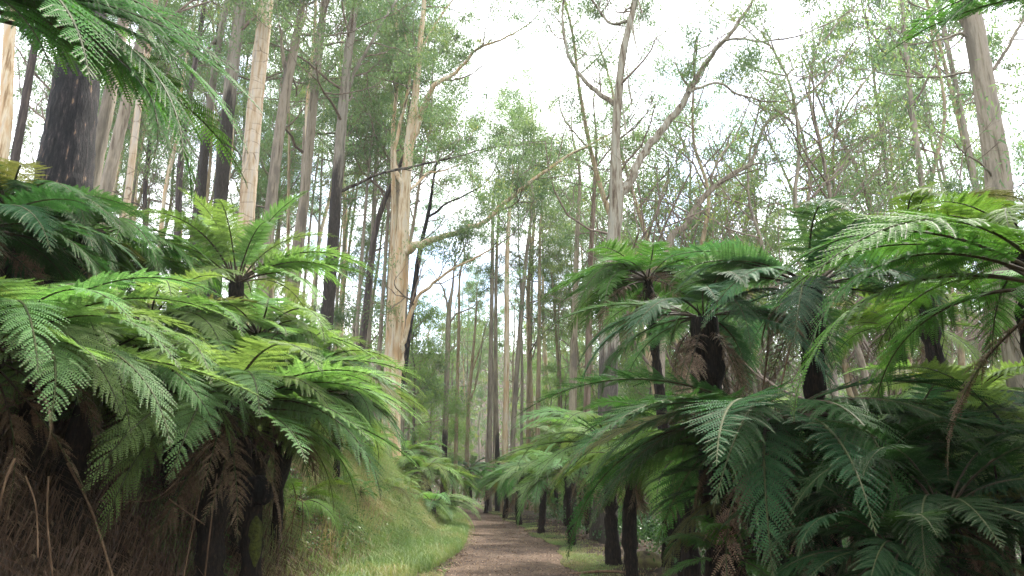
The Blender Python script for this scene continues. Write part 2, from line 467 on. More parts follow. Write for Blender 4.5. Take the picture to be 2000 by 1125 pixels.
# ------------------------------------------------------------------ eucalypts
def leaf_quads(mb, tips, n, rad, ln, wd, mat=1, rng=RNG, droop=0.75, flat=0.75, hue=0.5):
    """leaf clumps round the twig ends: each leaf one narrow blade"""
    tips = np.asarray(tips, dtype=float)
    k = len(tips)
    c = np.repeat(tips, n, 0)
    cs = np.repeat(rng.uniform(0.45, 1.3, size=(k, 1)), n, 0) * rad
    off = rng.normal(size=(k * n, 3)) * cs * np.array((1, 1, flat)) * 0.55
    c = c + off
    d = rng.normal(size=(k * n, 3)) * 0.6
    d[:, 2] -= droop
    d /= np.linalg.norm(d, axis=1)[:, None] + 1e-9
    s = np.cross(d, rng.normal(size=(k * n, 3)))
    s /= np.linalg.norm(s, axis=1)[:, None] + 1e-9
    L_ = (ln * rng.uniform(0.6, 1.3, size=(k * n, 1)))
    w_ = (wd * rng.uniform(0.7, 1.3, size=(k * n, 1)))
    V = np.empty((k * n, 4, 3))
    V[:, 0] = c
    V[:, 1] = c + d * L_ * 0.45 + s * w_ * 0.5
    V[:, 2] = c + d * L_
    V[:, 3] = c + d * L_ * 0.45 - s * w_ * 0.5
    F = np.arange(k * n * 4).reshape(-1, 4)
    r = np.repeat(rng.normal(hue, 0.18, size=k), n) + rng.normal(0, 0.1, size=k * n)
    mb.add(V.reshape(-1, 3), F, mat, np.repeat(np.clip(r, 0, 1), 4))

def grow(mb, tips, p, d, L, r, level, rng, up=0.25, sides=5, spread=0.75, kids=3):
    n = 5 if level else 4
    pts = [np.array(p, dtype=float)]
    d = d / (np.linalg.norm(d) + 1e-9)
    dirs = [d]
    for i in range(n):
        d = d + rng.normal(size=3) * 0.20 + np.array((0, 0, up * 0.25))
        d = d / np.linalg.norm(d)
        pts.append(pts[-1] + d * L / n)
        dirs.append(d)
    rad = np.linspace(r, r * (0.45 if level else 0.25), n + 1)
    V, F = tube(pts, rad, sides if level else 4, 0, rng)
    mb.add(V, F, 0)
    if level <= 0:
        tips.append(pts[-1])
        if rng.uniform() < 0.45: tips.append(pts[-3])
        return
    for k in range(kids):
        t = rng.integers(2, n + 1) if k else n
        nd = dirs[t] + rng.normal(size=3) * spread
        sub = tips if level != 1 or rng.uniform() < 0.62 else []
        grow(mb, sub, pts[t], nd, L * rng.uniform(0.5, 0.75), rad[t] * 0.75, level - 1, rng, up, sides, spread, kids)

def hero_tree(label, d, trunk, bark='grey', limbs=(), top=8.0, crown=None, seed=0, name='gum_tree', rough=0.05, sides=18,
              wmul=0.60, lmul=0.60, leafcol=(1, 1, 1), ribbons=0, flare=1.35, leaves=(150, 0.55), flat_base=None):
    """trunk: photo pixels (px, py, width px[, depth offset]) from the lowest visible point up"""
    rng = np.random.default_rng(1000 + seed)
    P, R = [], []
    for q in trunk:
        p, t = W(q[0], q[1], d + (q[3] if len(q) > 3 else 0.0))
        P.append(p); R.append(q[2] * 0.5 * wmul * t / FPX)
    P = np.array(P); R = np.array(R)
    g = gz(P[0][0], P[0][1])
    if P[0][2] - g > 0.4:                       # trunk continues down to the ground out of sight
        dirn = (P[0] - P[1]) / max(1e-6, np.linalg.norm(P[0] - P[1]))
        h = P[0][2] - g
        bx = P[0][0] + dirn[0] / max(0.3, -dirn[2]) * min(h, 4) * 0.4
        bz = gz(bx, P[0][1]) - 0.35
        P = np.vstack([[bx, P[0][1], bz], P]); R = np.concatenate([[R[0] * flare], R])
    else:
        P[0][2] = g - 0.35
        R[0] *= 1.12
    if top > 0:                                  # and up above the frame
        dirn = P[-1] - P[-2]; dirn /= np.linalg.norm(dirn)
        dirn = dirn * 0.8 + np.array((0, 0, 0.25)); dirn /= np.linalg.norm(dirn)
        P = np.vstack([P, P[-1] + dirn * top * 0.5 + rng.normal(size=3) * 0.2, P[-1] + dirn * top + rng.normal(size=3) * 0.4])
        R = np.concatenate([R, [R[-1] * 0.6, R[-1] * 0.15]])
    origin = np.array((P[0][0], P[0][1], gz(P[0][0], P[0][1])))
    root = thing(name, origin, label, 'tree')
    PR = smooth_path(np.hstack([P, R[:, None]]), max(24, int((P[-1][2] - P[0][2]) * 3)))
    mbt = MB()
    V, F = tube(PR[:, :3], np.maximum(PR[:, 3], 0.012), sides, rough, rng)
    mbt.add(V, F)
    for k in range(ribbons):                     # strips of shed bark hanging off the trunk
        i = int(rng.uniform(0.08, 0.8) * len(PR)); q = PR[i]; a = rng.uniform(-2.9, -0.2)
        o = np.array((math.cos(a), math.sin(a), 0)); tg = np.array((-math.sin(a), math.cos(a), 0))
        ln = rng.uniform(0.5, 2.0); w = rng.uniform(0.02, 0.05); m = 7
        f = np.linspace(0, 1, m)
        c = q[:3] + o * (q[3] * 0.97 + 0.16 * rng.uniform(0.3, 1.2) * f ** 1.6)[:, None] + np.array((0, 0, -1.0)) * (ln * f)[:, None] + tg * (0.08 * rng.normal() * f ** 2)[:, None]
        tw = tg[None] * np.cos(f * rng.normal() * 1.5)[:, None] + o[None] * np.sin(f * 1.2)[:, None]
        V = np.stack([c - tw * w, c + tw * w * (1 - 0.6 * f)[:, None]], 1).reshape(-1, 3)
        j = np.arange(m - 1)[:, None] * 2
        mbt.add(V, np.concatenate([j, j + 1, j + 3, j + 2], 1))
    link('trunk', mbt.mesh('trunk', [M[bark]], origin), root)
    mbc = MB(); tips = []
    limb_curves = []
    for lb in limbs:
        lp, lr = [], []
        for q in lb:
            p, t = W(q[0], q[1], d + (q[3] if len(q) > 3 else 0.0))
            lp.append(p); lr.append(q[2] * 0.5 * lmul * t / FPX)
        L4 = smooth_path(np.hstack([np.array(lp), np.array(lr)[:, None]]), max(10, len(lp) * 6))
        wob = np.cumsum(rng.normal(size=(len(L4), 3)), 0); wob -= np.linspace(0, 1, len(L4))[:, None] * wob[-1]
        L4[:, :3] += wob * np.maximum(L4[:, 3:], 0.02) * 0.35
        mbl = MB()
        V, F = tube(L4[:, :3], np.maximum(L4[:, 3], 0.008), 10, rough * 0.8, rng)
        mbl.add(V, F)
        link('limb', mbl.mesh('limb', [M[bark]], origin), root)
        limb_curves.append(L4)
    cr = dict(n=10, z0=0.45, L=2.6, limb=5, level=2, up=0.3)
    if crown: cr.update(crown)
    zlo = P[0][2] + cr['z0'] * (P[-1][2] - P[0][2])
    cand = [q for q in PR if q[2] > zlo]
    for k in range(cr['n'] if cand else 0):
        q = cand[int(rng.uniform(0, 0.97) * len(cand))]
        a = rng.uniform(0, 2 * math.pi)
        dv = np.array((math.cos(a), math.sin(a), rng.uniform(0.1, 0.9)))
        grow(mbc, tips, q[:3], dv, cr['L'] * rng.uniform(0.7, 1.3), max(0.012, min(0.06, q[3] * 0.35)), cr['level'], rng, cr['up'])
    for L4 in limb_curves:
        for k in range(cr['limb']):
            i = int(rng.uniform(0.4, 0.999) * len(L4))
            T = L4[min(i + 1, len(L4) - 1), :3] - L4[max(i - 1, 0), :3]
            T = T / (np.linalg.norm(T) + 1e-9)
            grow(mbc, tips, L4[i, :3], T + rng.normal(size=3) * 0.7, cr['L'] * rng.uniform(0.5, 1.1), max(0.01, min(0.05, L4[i, 3] * 0.5)), cr['level'], rng, cr['up'])
        grow(mbc, tips, L4[-1, :3], L4[-1, :3] - L4[-2, :3], cr['L'], max(0.01, L4[-1, 3]), cr['level'], rng, cr['up'])
    if tips:
        if leaves[0] > 0:
            leaf_quads(mbc, tips, leaves[0], leaves[1], 0.14, 0.030, 1, rng)
        c = link('crown', mbc.mesh('crown', [M['twig'], M['gum_leaf']], origin), root)
        c.color = (*leafcol, 1)
    return root

def proto_tree(H, seed, bark, r0, crown_from, spreadL, nb, leaves, lean=0.03, fork=False, leafcol=(1, 1, 1), wig=0.25, leafsize=(0.17, 0.042), level=2, up=0.3, name='gum_tree', rough=0.05):
    rng = np.random.default_rng(seed)
    n = 9
    P = np.zeros((n, 3)); P[:, 2] = np.linspace(-0.4, H, n)
    P[:, :2] = np.cumsum(rng.normal(size=(n, 2)) * wig, 0) * np.linspace(0, 1, n)[:, None]
    P[:, 0] += lean * P[:, 2]
    R = r0 * np.linspace(1, 0.16, n) ** 0.9; R[0] *= 1.25
    PR = smooth_path(np.hstack([P, R[:, None]]), int(H * 1.6))
    root = thing(name, (0, 0, 0), None, 'tree')
    mbt = MB(); V, F = tube(PR[:, :3], np.maximum(PR[:, 3], 0.015), 10, rough, rng); mbt.add(V, F)
    mbc = MB(); tips = []
    cand = PR[PR[:, 2] > crown_from * H]
    for k in range(nb):
        q = cand[int((k + rng.uniform()) / nb * 0.98 * len(cand))]
        a = rng.uniform(0, 2 * math.pi)
        taper = 1.15 - 0.6 * (q[2] / H - crown_from) / (1 - crown_from)
        grow(mbc, tips, q[:3], np.array((math.cos(a), math.sin(a), rng.uniform(0.2, 1.0))), spreadL * taper * rng.uniform(0.7, 1.25), max(0.034, q[3] * 0.5), level, rng, up)
    link('trunk', mbt.mesh('trunk', [M[bark]]), root)
    if leaves[0]:
        leaf_quads(mbc, tips, leaves[0], leaves[1], leafsize[0], leafsize[1], 1, rng)
    c = link('crown', mbc.mesh('crown', [M['twig'], M['gum_leaf']]), root)
    c.color = (*leafcol, 1)
    return root

#@@TREES
# ------------------------------------------------------------------ hero trees, left to right
hero_tree('pale grey gum at the far left edge behind the dark fern fronds', 17, [(8, 260, 40), (14, 150, 36), (24, 0, 30)], 'pale', seed=1, crown=dict(n=6))
hero_tree('thin dark trunked gum between the edge gum and the broad burnt stump tree', 19, [(40, 250, 26), (62, 120, 22), (85, 0, 18)], 'dark', seed=2, crown=dict(n=5))
hero_tree('broad charred black trunk leaning right behind the overhanging fern', 10.5, [(118, 420, 150), (130, 330, 132), (142, 230, 118), (158, 100, 104), (170, -60, 96)], 'charred', seed=3, wmul=0.74, top=12, rough=0.03, sides=30, crown=dict(n=5, z0=0.7))
hero_tree('leaning grey trunk pressed against the right side of the charred tree', 11.6, [(168, 420, 52), (190, 300, 46), (212, 200, 40), (238, 60, 36)], 'grey', seed=4, crown=dict(n=5, z0=0.7))
hero_tree('grey brown leaning trunk just right of the charred tree', 16, [(196, 420, 44), (216, 330, 40), (240, 230, 36), (268, 110, 32), (290, 0, 28)], 'grey', seed=5, crown=dict(n=6))
hero_tree('slim orange tan peeled trunk with a broken limb stub', 18, [(242, 440, 22), (256, 330, 22), (272, 200, 21), (300, 30, 18)], 'peel', seed=6, crown=dict(n=6))
hero_tree('slim dark trunk behind the fern tops, left of the twin dark gums', 30, [(345, 480, 22), (352, 330, 20), (372, 180, 17), (400, 0, 14)], 'dark', seed=8, crown=dict(n=9))
hero_tree('dark trunk with grey top, left one of the two dark gums beside the peeling trunk', 24, [(388, 470, 26), (398, 330, 25), (415, 170, 23), (438, 30, 20)], 'half_burnt', seed=9, limbs=[[(425, 75, 13), (385, 105, 10, -1), (345, 78, 8, -2), (300, 90, 6, -2)]], crown=dict(n=7))
hero_tree('thick dark brown trunk with a knob, directly left of the pale peeling trunk', 21.5, [(424, 480, 46), (434, 350, 43), (452, 150, 40), (470, 0, 36)], 'half_burnt', seed=10, rough=0.07, crown=dict(n=6))
hero_tree('thick pale tan trunk with crosswise peeling bark sheets above the upright fern', 19, [(472, 560, 56), (482, 420, 52), (497, 220, 49), (520, 0, 44)], 'peel', seed=11, ribbons=12, rough=0.035, sides=26, crown=dict(n=5))
hero_tree('pale trunk forking near the top, right of the peeling trunk', 23, [(518, 520, 40), (530, 400, 36), (552, 220, 33), (580, 70, 27), (592, 0, 20)], 'grey', seed=12, crown=dict(n=7),
          limbs=[[(560, 160, 13), (545, 60, 8), (540, 0, 6)], [(580, 66, 11), (630, 70, 7, -1), (690, 62, 4, -2)]])
hero_tree('straight smooth grey trunk rising past the fern tip, second left of the dark limbed gum', 27, [(566, 640, 36), (582, 500, 33), (598, 350, 30), (616, 160, 27), (634, 0, 22)], 'grey', seed=13, crown=dict(n=8))
hero_tree('dark burnt trunk with a long thin bough reaching right across the pale gum', 25, [(632, 700, 46), (645, 560, 41), (656, 400, 36), (668, 240, 32), (680, 110, 27), (694, 0, 22)], 'half_burnt', seed=14, rough=0.07,
          limbs=[[(664, 372, 12), (720, 345, 9), (800, 324, 8, -1), (880, 308, 6, -1), (960, 288, 3, -1)], [(676, 180, 14), (705, 120, 11), (740, 50, 9), (775, 0, 7)]], crown=dict(n=7, limb=4))
hero_tree('thin dark curving gum between the burnt trunk and the pale gum', 31, [(702, 720, 26), (716, 600, 24), (730, 470, 20), (748, 400, 17), (775, 340, 12), (800, 260, 7)], 'dark', seed=15, top=3, crown=dict(n=9, z0=0.6))
hero_tree('tall cream white gum with a great limb sweeping right over the path', 28, [(764, 828, 58), (768, 740, 52), (775, 640, 48), (781, 540, 45), (786, 470, 43), (791, 380, 34), (800, 270, 30), (812, 180, 23), (820, 90, 18), (828, 0, 14)], 'pale', seed=16, ribbons=14, rough=0.035, sides=26, top=5,
          limbs=[[(786, 494, 30), (830, 474, 22, -.5), (900, 452, 17, -1), (945, 428, 16, -1.5), (1000, 378, 14, -2), (1060, 330, 11, -2), (1120, 296, 8, -2), (1190, 262, 5, -2)],
                 [(797, 300, 22), (815, 235, 19), (835, 180, 16, -1), (880, 148, 11, -1), (925, 100, 9, -1.5), (985, 75, 6, -2), (1035, 45, 4, -2)],
                 [(787, 360, 16), (774, 320, 15), (776, 270, 12), (800, 140, 9, 1), (790, 60, 6, 1)],
                 [(770, 770, 22), (785, 700, 19, -.5), (800, 630, 15, -.8), (822, 578, 12, -1), (870, 535, 9, -1.4), (960, 486, 5, -2)],
                 [(818, 110, 9), (838, 70, 7), (870, 20, 5), (895, -20, 4)],
                 [(792, 380, 10), (830, 340, 8, 1), (870, 330, 5, 1.5), (905, 318, 3, 2)]], crown=dict(n=8, z0=0.55, limb=5, L=2.4))
hero_tree('thin blackened trunk standing close behind the cream white gum', 33, [(778, 800, 22), (793, 690, 21), (806, 590, 18), (820, 490, 15), (838, 410, 11), (850, 330, 7)], 'charred', seed=17, top=3,
          limbs=[[(832, 425, 9), (870, 400, 7), (930, 370, 4, -1)]], crown=dict(n=7, z0=0.6))
# middle distance, centre
hero_tree('black burnt trunk with a bare fork, left one beyond the end of the path', 44, [(868, 905, 20), (871, 800, 19), (874, 700, 17), (877, 610, 16), (884, 560, 8), (890, 500, 5)], 'half_burnt_low', seed=20, top=1.5, leaves=(4, 0.5),
          limbs=[[(876, 640, 8), (890, 618, 6), (920, 602, 4), (940, 585, 2)], [(877, 620, 8), (868, 570, 6), (850, 540, 3)], [(875, 690, 6), (890, 675, 4), (905, 668, 2)]], crown=dict(n=2, z0=0.8, limb=1, L=1.5, level=1))
hero_tree('very slim pale tan trunk just right of the black forked trunk', 46, [(890, 905, 13), (893, 760, 11), (896, 640, 9), (898, 540, 7)], 'tan', seed=21, top=4, leaves=(10, 0.6), crown=dict(n=4, z0=0.7, level=1))
hero_tree('slim forked yellowish trunk with dark twisting side branches', 50, [(912, 905, 14), (916, 780, 12), (924, 690, 9), (930, 610, 6)], 'tan', seed=22, top=2, leaves=(8, 0.6),
          limbs=[[(918, 740, 6), (935, 690, 5), (948, 640, 3)], [(915, 790, 6), (932, 745, 5), (940, 690, 3)]], crown=dict(n=3, z0=0.7, limb=2, level=1, L=1.8))
hero_tree('straight grey trunk, left one of the close pair in the middle', 45, [(955, 918, 19), (957, 800, 17), (960, 640, 14), (962, 500, 12), (964, 380, 8)], 'grey', seed=23, top=3, crown=dict(n=9, z0=0.6))
hero_tree('straight darker trunk with a burnt foot, right one of the close pair in the middle', 46, [(972, 915, 17), (969, 800, 14), (968, 640, 12), (970, 500, 10), (974, 420, 7)], 'half_burnt_low', seed=24, top=3, crown=dict(n=8, z0=0.6))
hero_tree('pale cream trunk flecked tan rising from the far ferns in the middle', 43, [(985, 920, 20), (988, 800, 19), (990, 660, 17), (990, 520, 14), (996, 400, 10), (1002, 330, 6)], 'pale', seed=25, top=3, crown=dict(n=9, z0=0.62))
hero_tree('grey trunk leaning right beside the cream flecked trunk', 45, [(1000, 915, 18), (1006, 780, 16), (1016, 640, 14), (1026, 520, 12), (1040, 400, 8)], 'grey', seed=26, top=4, crown=dict(n=9, z0=0.6))
hero_tree('slim brown trunk half hidden behind the tan trunk right of centre', 55, [(1036, 900, 10), (1036, 760, 9), (1038, 600, 8), (1042, 450, 6)], 'brown', seed=27, top=5, crown=dict(n=9, z0=0.5))
hero_tree('straight slim tan trunk with yellow patches right of centre', 46, [(1049, 905, 17), (1051, 780, 15), (1053, 640, 12), (1054, 500, 10)], 'tan', seed=28, top=5, crown=dict(n=9, z0=0.6))
hero_tree('thin tan trunk with a kinked branch left of the brown barked pair', 50, [(1092, 880, 11), (1092, 760, 10), (1087, 660, 9), (1080, 560, 6)], 'tan', seed=29, top=6, crown=dict(n=10, z0=0.5))
hero_tree('smooth tan trunk with a black scar, left one of the three thick right hand gums', 33, [(1116, 900, 29), (1119, 780, 26), (1121, 660, 23), (1124, 560, 19), (1128, 440, 14), (1132, 340, 9)], 'half_burnt_low', seed=30, top=4, crown=dict(n=11, z0=0.5))
hero_tree('reddish brown stringy trunk, middle one of the three thick right hand gums', 28, [(1144, 930, 27), (1146, 800, 24), (1150, 660, 22), (1153, 520, 19), (1160, 380, 13), (1165, 280, 8)], 'brown', seed=31, top=4, crown=dict(n=11, z0=0.55))
hero_tree('great forked gum with rough shaggy foot standing at the right of the path', 22.5, [(1178, 1045, 96), (1182, 960, 74), (1186, 820, 66), (1188, 700, 62), (1192, 600, 54), (1198, 470, 46), (1204, 385, 46), (1202, 290, 30), (1206, 210, 28), (1216, 110, 24), (1236, 20, 20), (1245, -30, 16)], 'fork', seed=32, ribbons=16, rough=0.06, sides=30, top=4,
          limbs=[[(1210, 400, 30), (1240, 338, 27), (1275, 280, 24), (1330, 205, 23), (1365, 140, 19), (1400, 90, 16), (1440, 45, 12), (1470, 0, 9), (1500, -50, 6)],
                 [(1204, 205, 20), (1172, 178, 15), (1140, 148, 13), (1112, 105, 11), (1098, 50, 8), (1102, -10, 6)],
                 [(1372, 132, 9), (1420, 76, 8, -1), (1490, 78, 7, -1.5), (1560, 70, 5, -2), (1630, 40, 3, -2)],
                 [(1345, 180, 10), (1400, 160, 8, .5), (1440, 185, 7, 1), (1490, 198, 5, 1)],
                 [(1230, 40, 10), (1190, 40, 9, 1), (1150, -10, 7, 1)]], crown=dict(n=7, z0=0.55, limb=4, L=2.0))
hero_tree('ochre leaning gum whose bent trunk reaches up to the right in the open sky', 27, [(1300, 520, 26), (1340, 440, 24), (1375, 385, 22), (1430, 340, 17), (1465, 320, 14), (1482, 275, 12), (1500, 238, 11), (1550, 208, 9), (1600, 165, 8), (1640, 120, 6)], 'grey', wmul=0.55, seed=33, top=2,
          limbs=[[(1430, 342, 10), (1470, 320, 7), (1500, 322, 4)], [(1385, 380, 9), (1400, 320, 7), (1440, 260, 5, 1), (1470, 180, 3, 1)]], crown=dict(n=4, z0=0.6, limb=3, L=1.6), leaves=(16, 0.6))
hero_tree('stout grey gum at the right edge with dark crooked boughs', 13.5, [(1962, 480, 62), (1950, 350, 52), (1934, 240, 46), (1912, 110, 42), (1888, 0, 38)], 'grey', seed=34, wmul=0.88, rough=0.03, sides=26, top=6,
          limbs=[[(1925, 146, 12), (1880, 142, 8, .5), (1830, 150, 7, 1), (1760, 146, 5, 1), (1690, 136, 3, 1.5)], [(1912, 105, 14), (1880, 65, 9), (1845, 78, 7), (1800, 85, 4)], [(1900, 60, 16), (1870, 20, 12), (1850, -20, 8)], [(1925, 150, 12), (1975, 75, 9), (2010, 20, 7)], [(1940, 350, 9), (1915, 320, 7, -.4), (1885, 300, 5, -.6)]], crown=dict(n=2, limb=3, L=1.1, z0=0.8), leaves=(16, 0.6))

# ------------------------------------------------------------------ further trees, copies of a few kinds
protos = [
    (proto_tree(29, 51, 'grey', 0.26, 0.42, 3.4, 17, (125, 0.6)), 'tall grey gum in the wood behind the nearer trunks'),
    (proto_tree(26, 52, 'tan', 0.22, 0.38, 3.2, 16, (125, 0.6), lean=-0.04), 'tall tan gum in the wood behind the nearer trunks'),
    (proto_tree(24, 53, 'dark', 0.21, 0.35, 3.0, 15, (120, 0.58), wig=0.35), 'dark trunked gum in the wood behind the nearer trunks'),
    (proto_tree(31, 54, 'pale', 0.24, 0.5, 3.2, 16, (125, 0.6)), 'tall pale gum in the wood behind the nearer trunks'),
    (proto_tree(17, 55, 'brown', 0.14, 0.25, 2.9, 16, (70, 0.5), wig=0.5, lean=0.08), 'crooked thin gum with spreading twiggy crown'),
    (proto_tree(15, 56, 'tan', 0.11, 0.2, 2.7, 17, (66, 0.5), wig=0.55, lean=-0.1), 'crooked slim tan gum with open twiggy crown'),
    (proto_tree(11, 57, 'dark', 0.13, 0.08, 2.2, 26, (80, 0.55), leafcol=(1.0, 1.05, 0.9), leafsize=(0.22, 0.035), up=0.0), 'bushy dark green understorey tree with layered foliage'),
]
protos += [
    (proto_tree(27, 58, 'grey', 0.15, 0.55, 2.6, 12, (115, 0.56), wig=0.2), 'slender straight grey trunk in the wood behind the nearer trunks'),
    (proto_tree(24, 59, 'half_burnt_low', 0.14, 0.5, 2.6, 12, (115, 0.56), wig=0.3), 'slender trunk with blackened foot in the wood behind the nearer trunks'),
    (proto_tree(25, 60, 'tan', 0.13, 0.55, 2.5, 11, (115, 0.56), wig=0.25, lean=0.05), 'slender tan trunk in the wood behind the nearer trunks'),
]
protos += [
    (proto_tree(26, 61, 'pale', 0.14, 0.55, 2.5, 11, (110, 0.56), wig=0.22), 'slender cream trunk in the wood behind the nearer trunks'),
    (proto_tree(21, 62, 'tan', 0.16, 0.22, 4.2, 15, (9, 0.4), wig=0.6, lean=0.06, up=0.55), 'half bare gum with many thin curving branches'),
    (proto_tree(18, 63, 'grey', 0.14, 0.18, 4.0, 15, (12, 0.4), wig=0.6, lean=-0.08, up=0.5), 'half bare leaning gum with many thin curving branches'),
]
for p, l in protos:
    p.location = (0, -60, 0)
used = [False] * len(protos)
GROUP = ['grey gums of the wood', 'tan gums of the wood', 'dark gums of the wood', 'pale gums of the wood', 'crooked gums of the wood', 'slim twiggy gums of the wood', 'understorey trees of the wood', 'slender grey gums of the wood', 'slender blackened gums of the wood', 'slender tan gums of the wood', 'slender cream gums of the wood', 'half bare gums of the wood', 'half bare leaning gums of the wood']
def put(kind, x, y, s, rz, col=None):
    root, lab = protos[kind]
    o = root if not used[kind] else copy_tree(root)
    used[kind] = True
    o.location = (x, y, gz(x, y))
    o.rotation_euler = (0, 0, rz)
    o.scale = (s, s, s)
    o['label'] = lab
    o['group'] = GROUP[kind]
    if col is not None:
        for ch in o.children:
            if ch.name.startswith('crown'):
                ch.color = (*col, 1)
rb = np.random.default_rng(99)
def scatter(n, pxr, dr, kinds, weights, mind=2.2, sr=(0.8, 1.15), cols=((1, 1, 1),)):
    for i in range(n):
        d = math.sqrt(rb.uniform(dr[0] ** 2, dr[1] ** 2))
        px = rb.uniform(*pxr)
        x = (px - 1000) / FPX * d * 1.06
        if abs(x - path_x(d)) < 2.6 + 0.5:
            x = path_x(d) + math.copysign(3.5, x - path_x(d))
        k = rb.choice(kinds, p=np.array(weights) / sum(weights))
        c = np.array(cols[rb.integers(len(cols))]) * rb.uniform(0.8, 1.2)
        put(int(k), x, d, rb.uniform(*sr), rb.uniform(0, 6.28), c)
blue = ((0.85, 0.98, 1.05), (0.95, 1, 0.95), (1.05, 1, 0.9))
yel = ((1.1, 1.05, 0.9), (1.25, 1.15, 0.7), (1, 1, 1), (0.9, 1, 0.95))
scatter(14, (20, 420), (28, 60), [0, 1, 2, 3, 6], [2, 2, 3, 1, 3], cols=blue)
scatter(20, (380, 830), (36, 75), [0, 1, 2, 3, 6], [3, 3, 3, 2, 2], cols=blue)
scatter(12, (830, 1120), (62, 95), [0, 1, 2, 3], [3, 3, 1, 3], sr=(0.55, 0.8), cols=yel)
scatter(8, (1020, 1260), (40, 70), [0, 1, 3, 5], [3, 3, 2, 2], sr=(0.75, 1.0), cols=yel)
scatter(16, (1240, 1450), (34, 62), [4, 5, 2], [4, 5, .5], sr=(1.05, 1.6), cols=yel)
scatter(24, (1610, 2080), (26, 60), [4, 5, 9, 7], [4, 4, 2, 2], sr=(1.2, 1.7), cols=yel)
scatter(20, (180, 800), (24, 55), [7, 8, 9], [1, 1, 1], sr=(0.8, 1.1), cols=blue)
scatter(16, (860, 1180), (46, 85), [7, 8, 9], [1, 1, 1], sr=(0.65, 0.9), cols=yel)
scatter(8, (1240, 2000), (26, 50), [7, 8, 9], [1, 1, 1], sr=(0.5, 0.7), cols=yel)
scatter(16, (150, 790), (24, 50), [10, 8, 9, 7], [3, 1, 1, 1], sr=(0.8, 1.1), cols=blue)
scatter(9, (1270, 1500), (26, 48), [11, 12], [1, 1], sr=(0.9, 1.2), cols=yel)
scatter(9, (1560, 1950), (24, 46), [11, 12], [1, 1], sr=(0.95, 1.3), cols=yel)
for (px, d, s) in ((822, 40, .75), (800, 46, .9), (850, 52, .8), (905, 60, .6), (1105, 50, .8), (1075, 58, .9), (1150, 45, .7), (1250, 34, .7), (1290, 40, .8), (1240, 48, 1.0)):
    x = (px - 1000) / FPX * d * 1.06
    put(6, x, d, s, rb.uniform(0, 6.28), (1.15, 1.25, 0.75))

for (x, y, k, sc_) in ((6.5, -2, 6, 1.1), (9, 2.5, 6, 1.2), (11, 6.5, 6, 1.1), (4.5, -6, 6, 1.2), (8, -8, 0, .9), (1.5, -16, 6, 1.0), (8, 3.8, 6, .9), (12, -3, 1, .9), (3.5, -11, 3, .9)):  # unseen off-frame trees, added to block sky light from the right-hand ferns
    put(k, x, y, sc_, rb.uniform(0, 6.28), (0.9, 1, 0.9))
#@@FARWOOD
def far_wood():
    rng = np.random.default_rng(5)
    mb = MB()
    n = 620
    y = rng.uniform(92, 230, n)
    x = rng.uniform(-0.75, 0.75, n) * y
    h = rng.uniform(8, 17, n)
    z = ground_z(x, y)
    tips = []
    for i in range(n):
        k = 16
        c = np.array((x[i], y[i], z[i] + h[i] * 0.62))
        tips.append(c + rng.normal(size=(k, 3)) * np.array((1.6, 1.6, h[i] * 0.2)))
        V, F = tube(np.array([(x[i], y[i], z[i] - 0.5), (x[i] + rng.normal() * 0.4, y[i], z[i] + h[i] * 0.5), (x[i] + rng.normal() * 0.7, y[i], z[i] + h[i] * 0.95)]), [0.22, 0.16, 0.04], 5)
        mb.add(V, F, 0)
    leaf_quads(mb, np.concatenate(tips), 12, 1.3, 0.75, 0.28, 1, rng, hue=0.6)
    o = link('far_wood', mb.mesh('far_wood', [M['grey'], M['gum_leaf']]))
    tag(o, 'wooded hillside closing the view beyond the path', 'forest', kind='stuff')
far_wood()

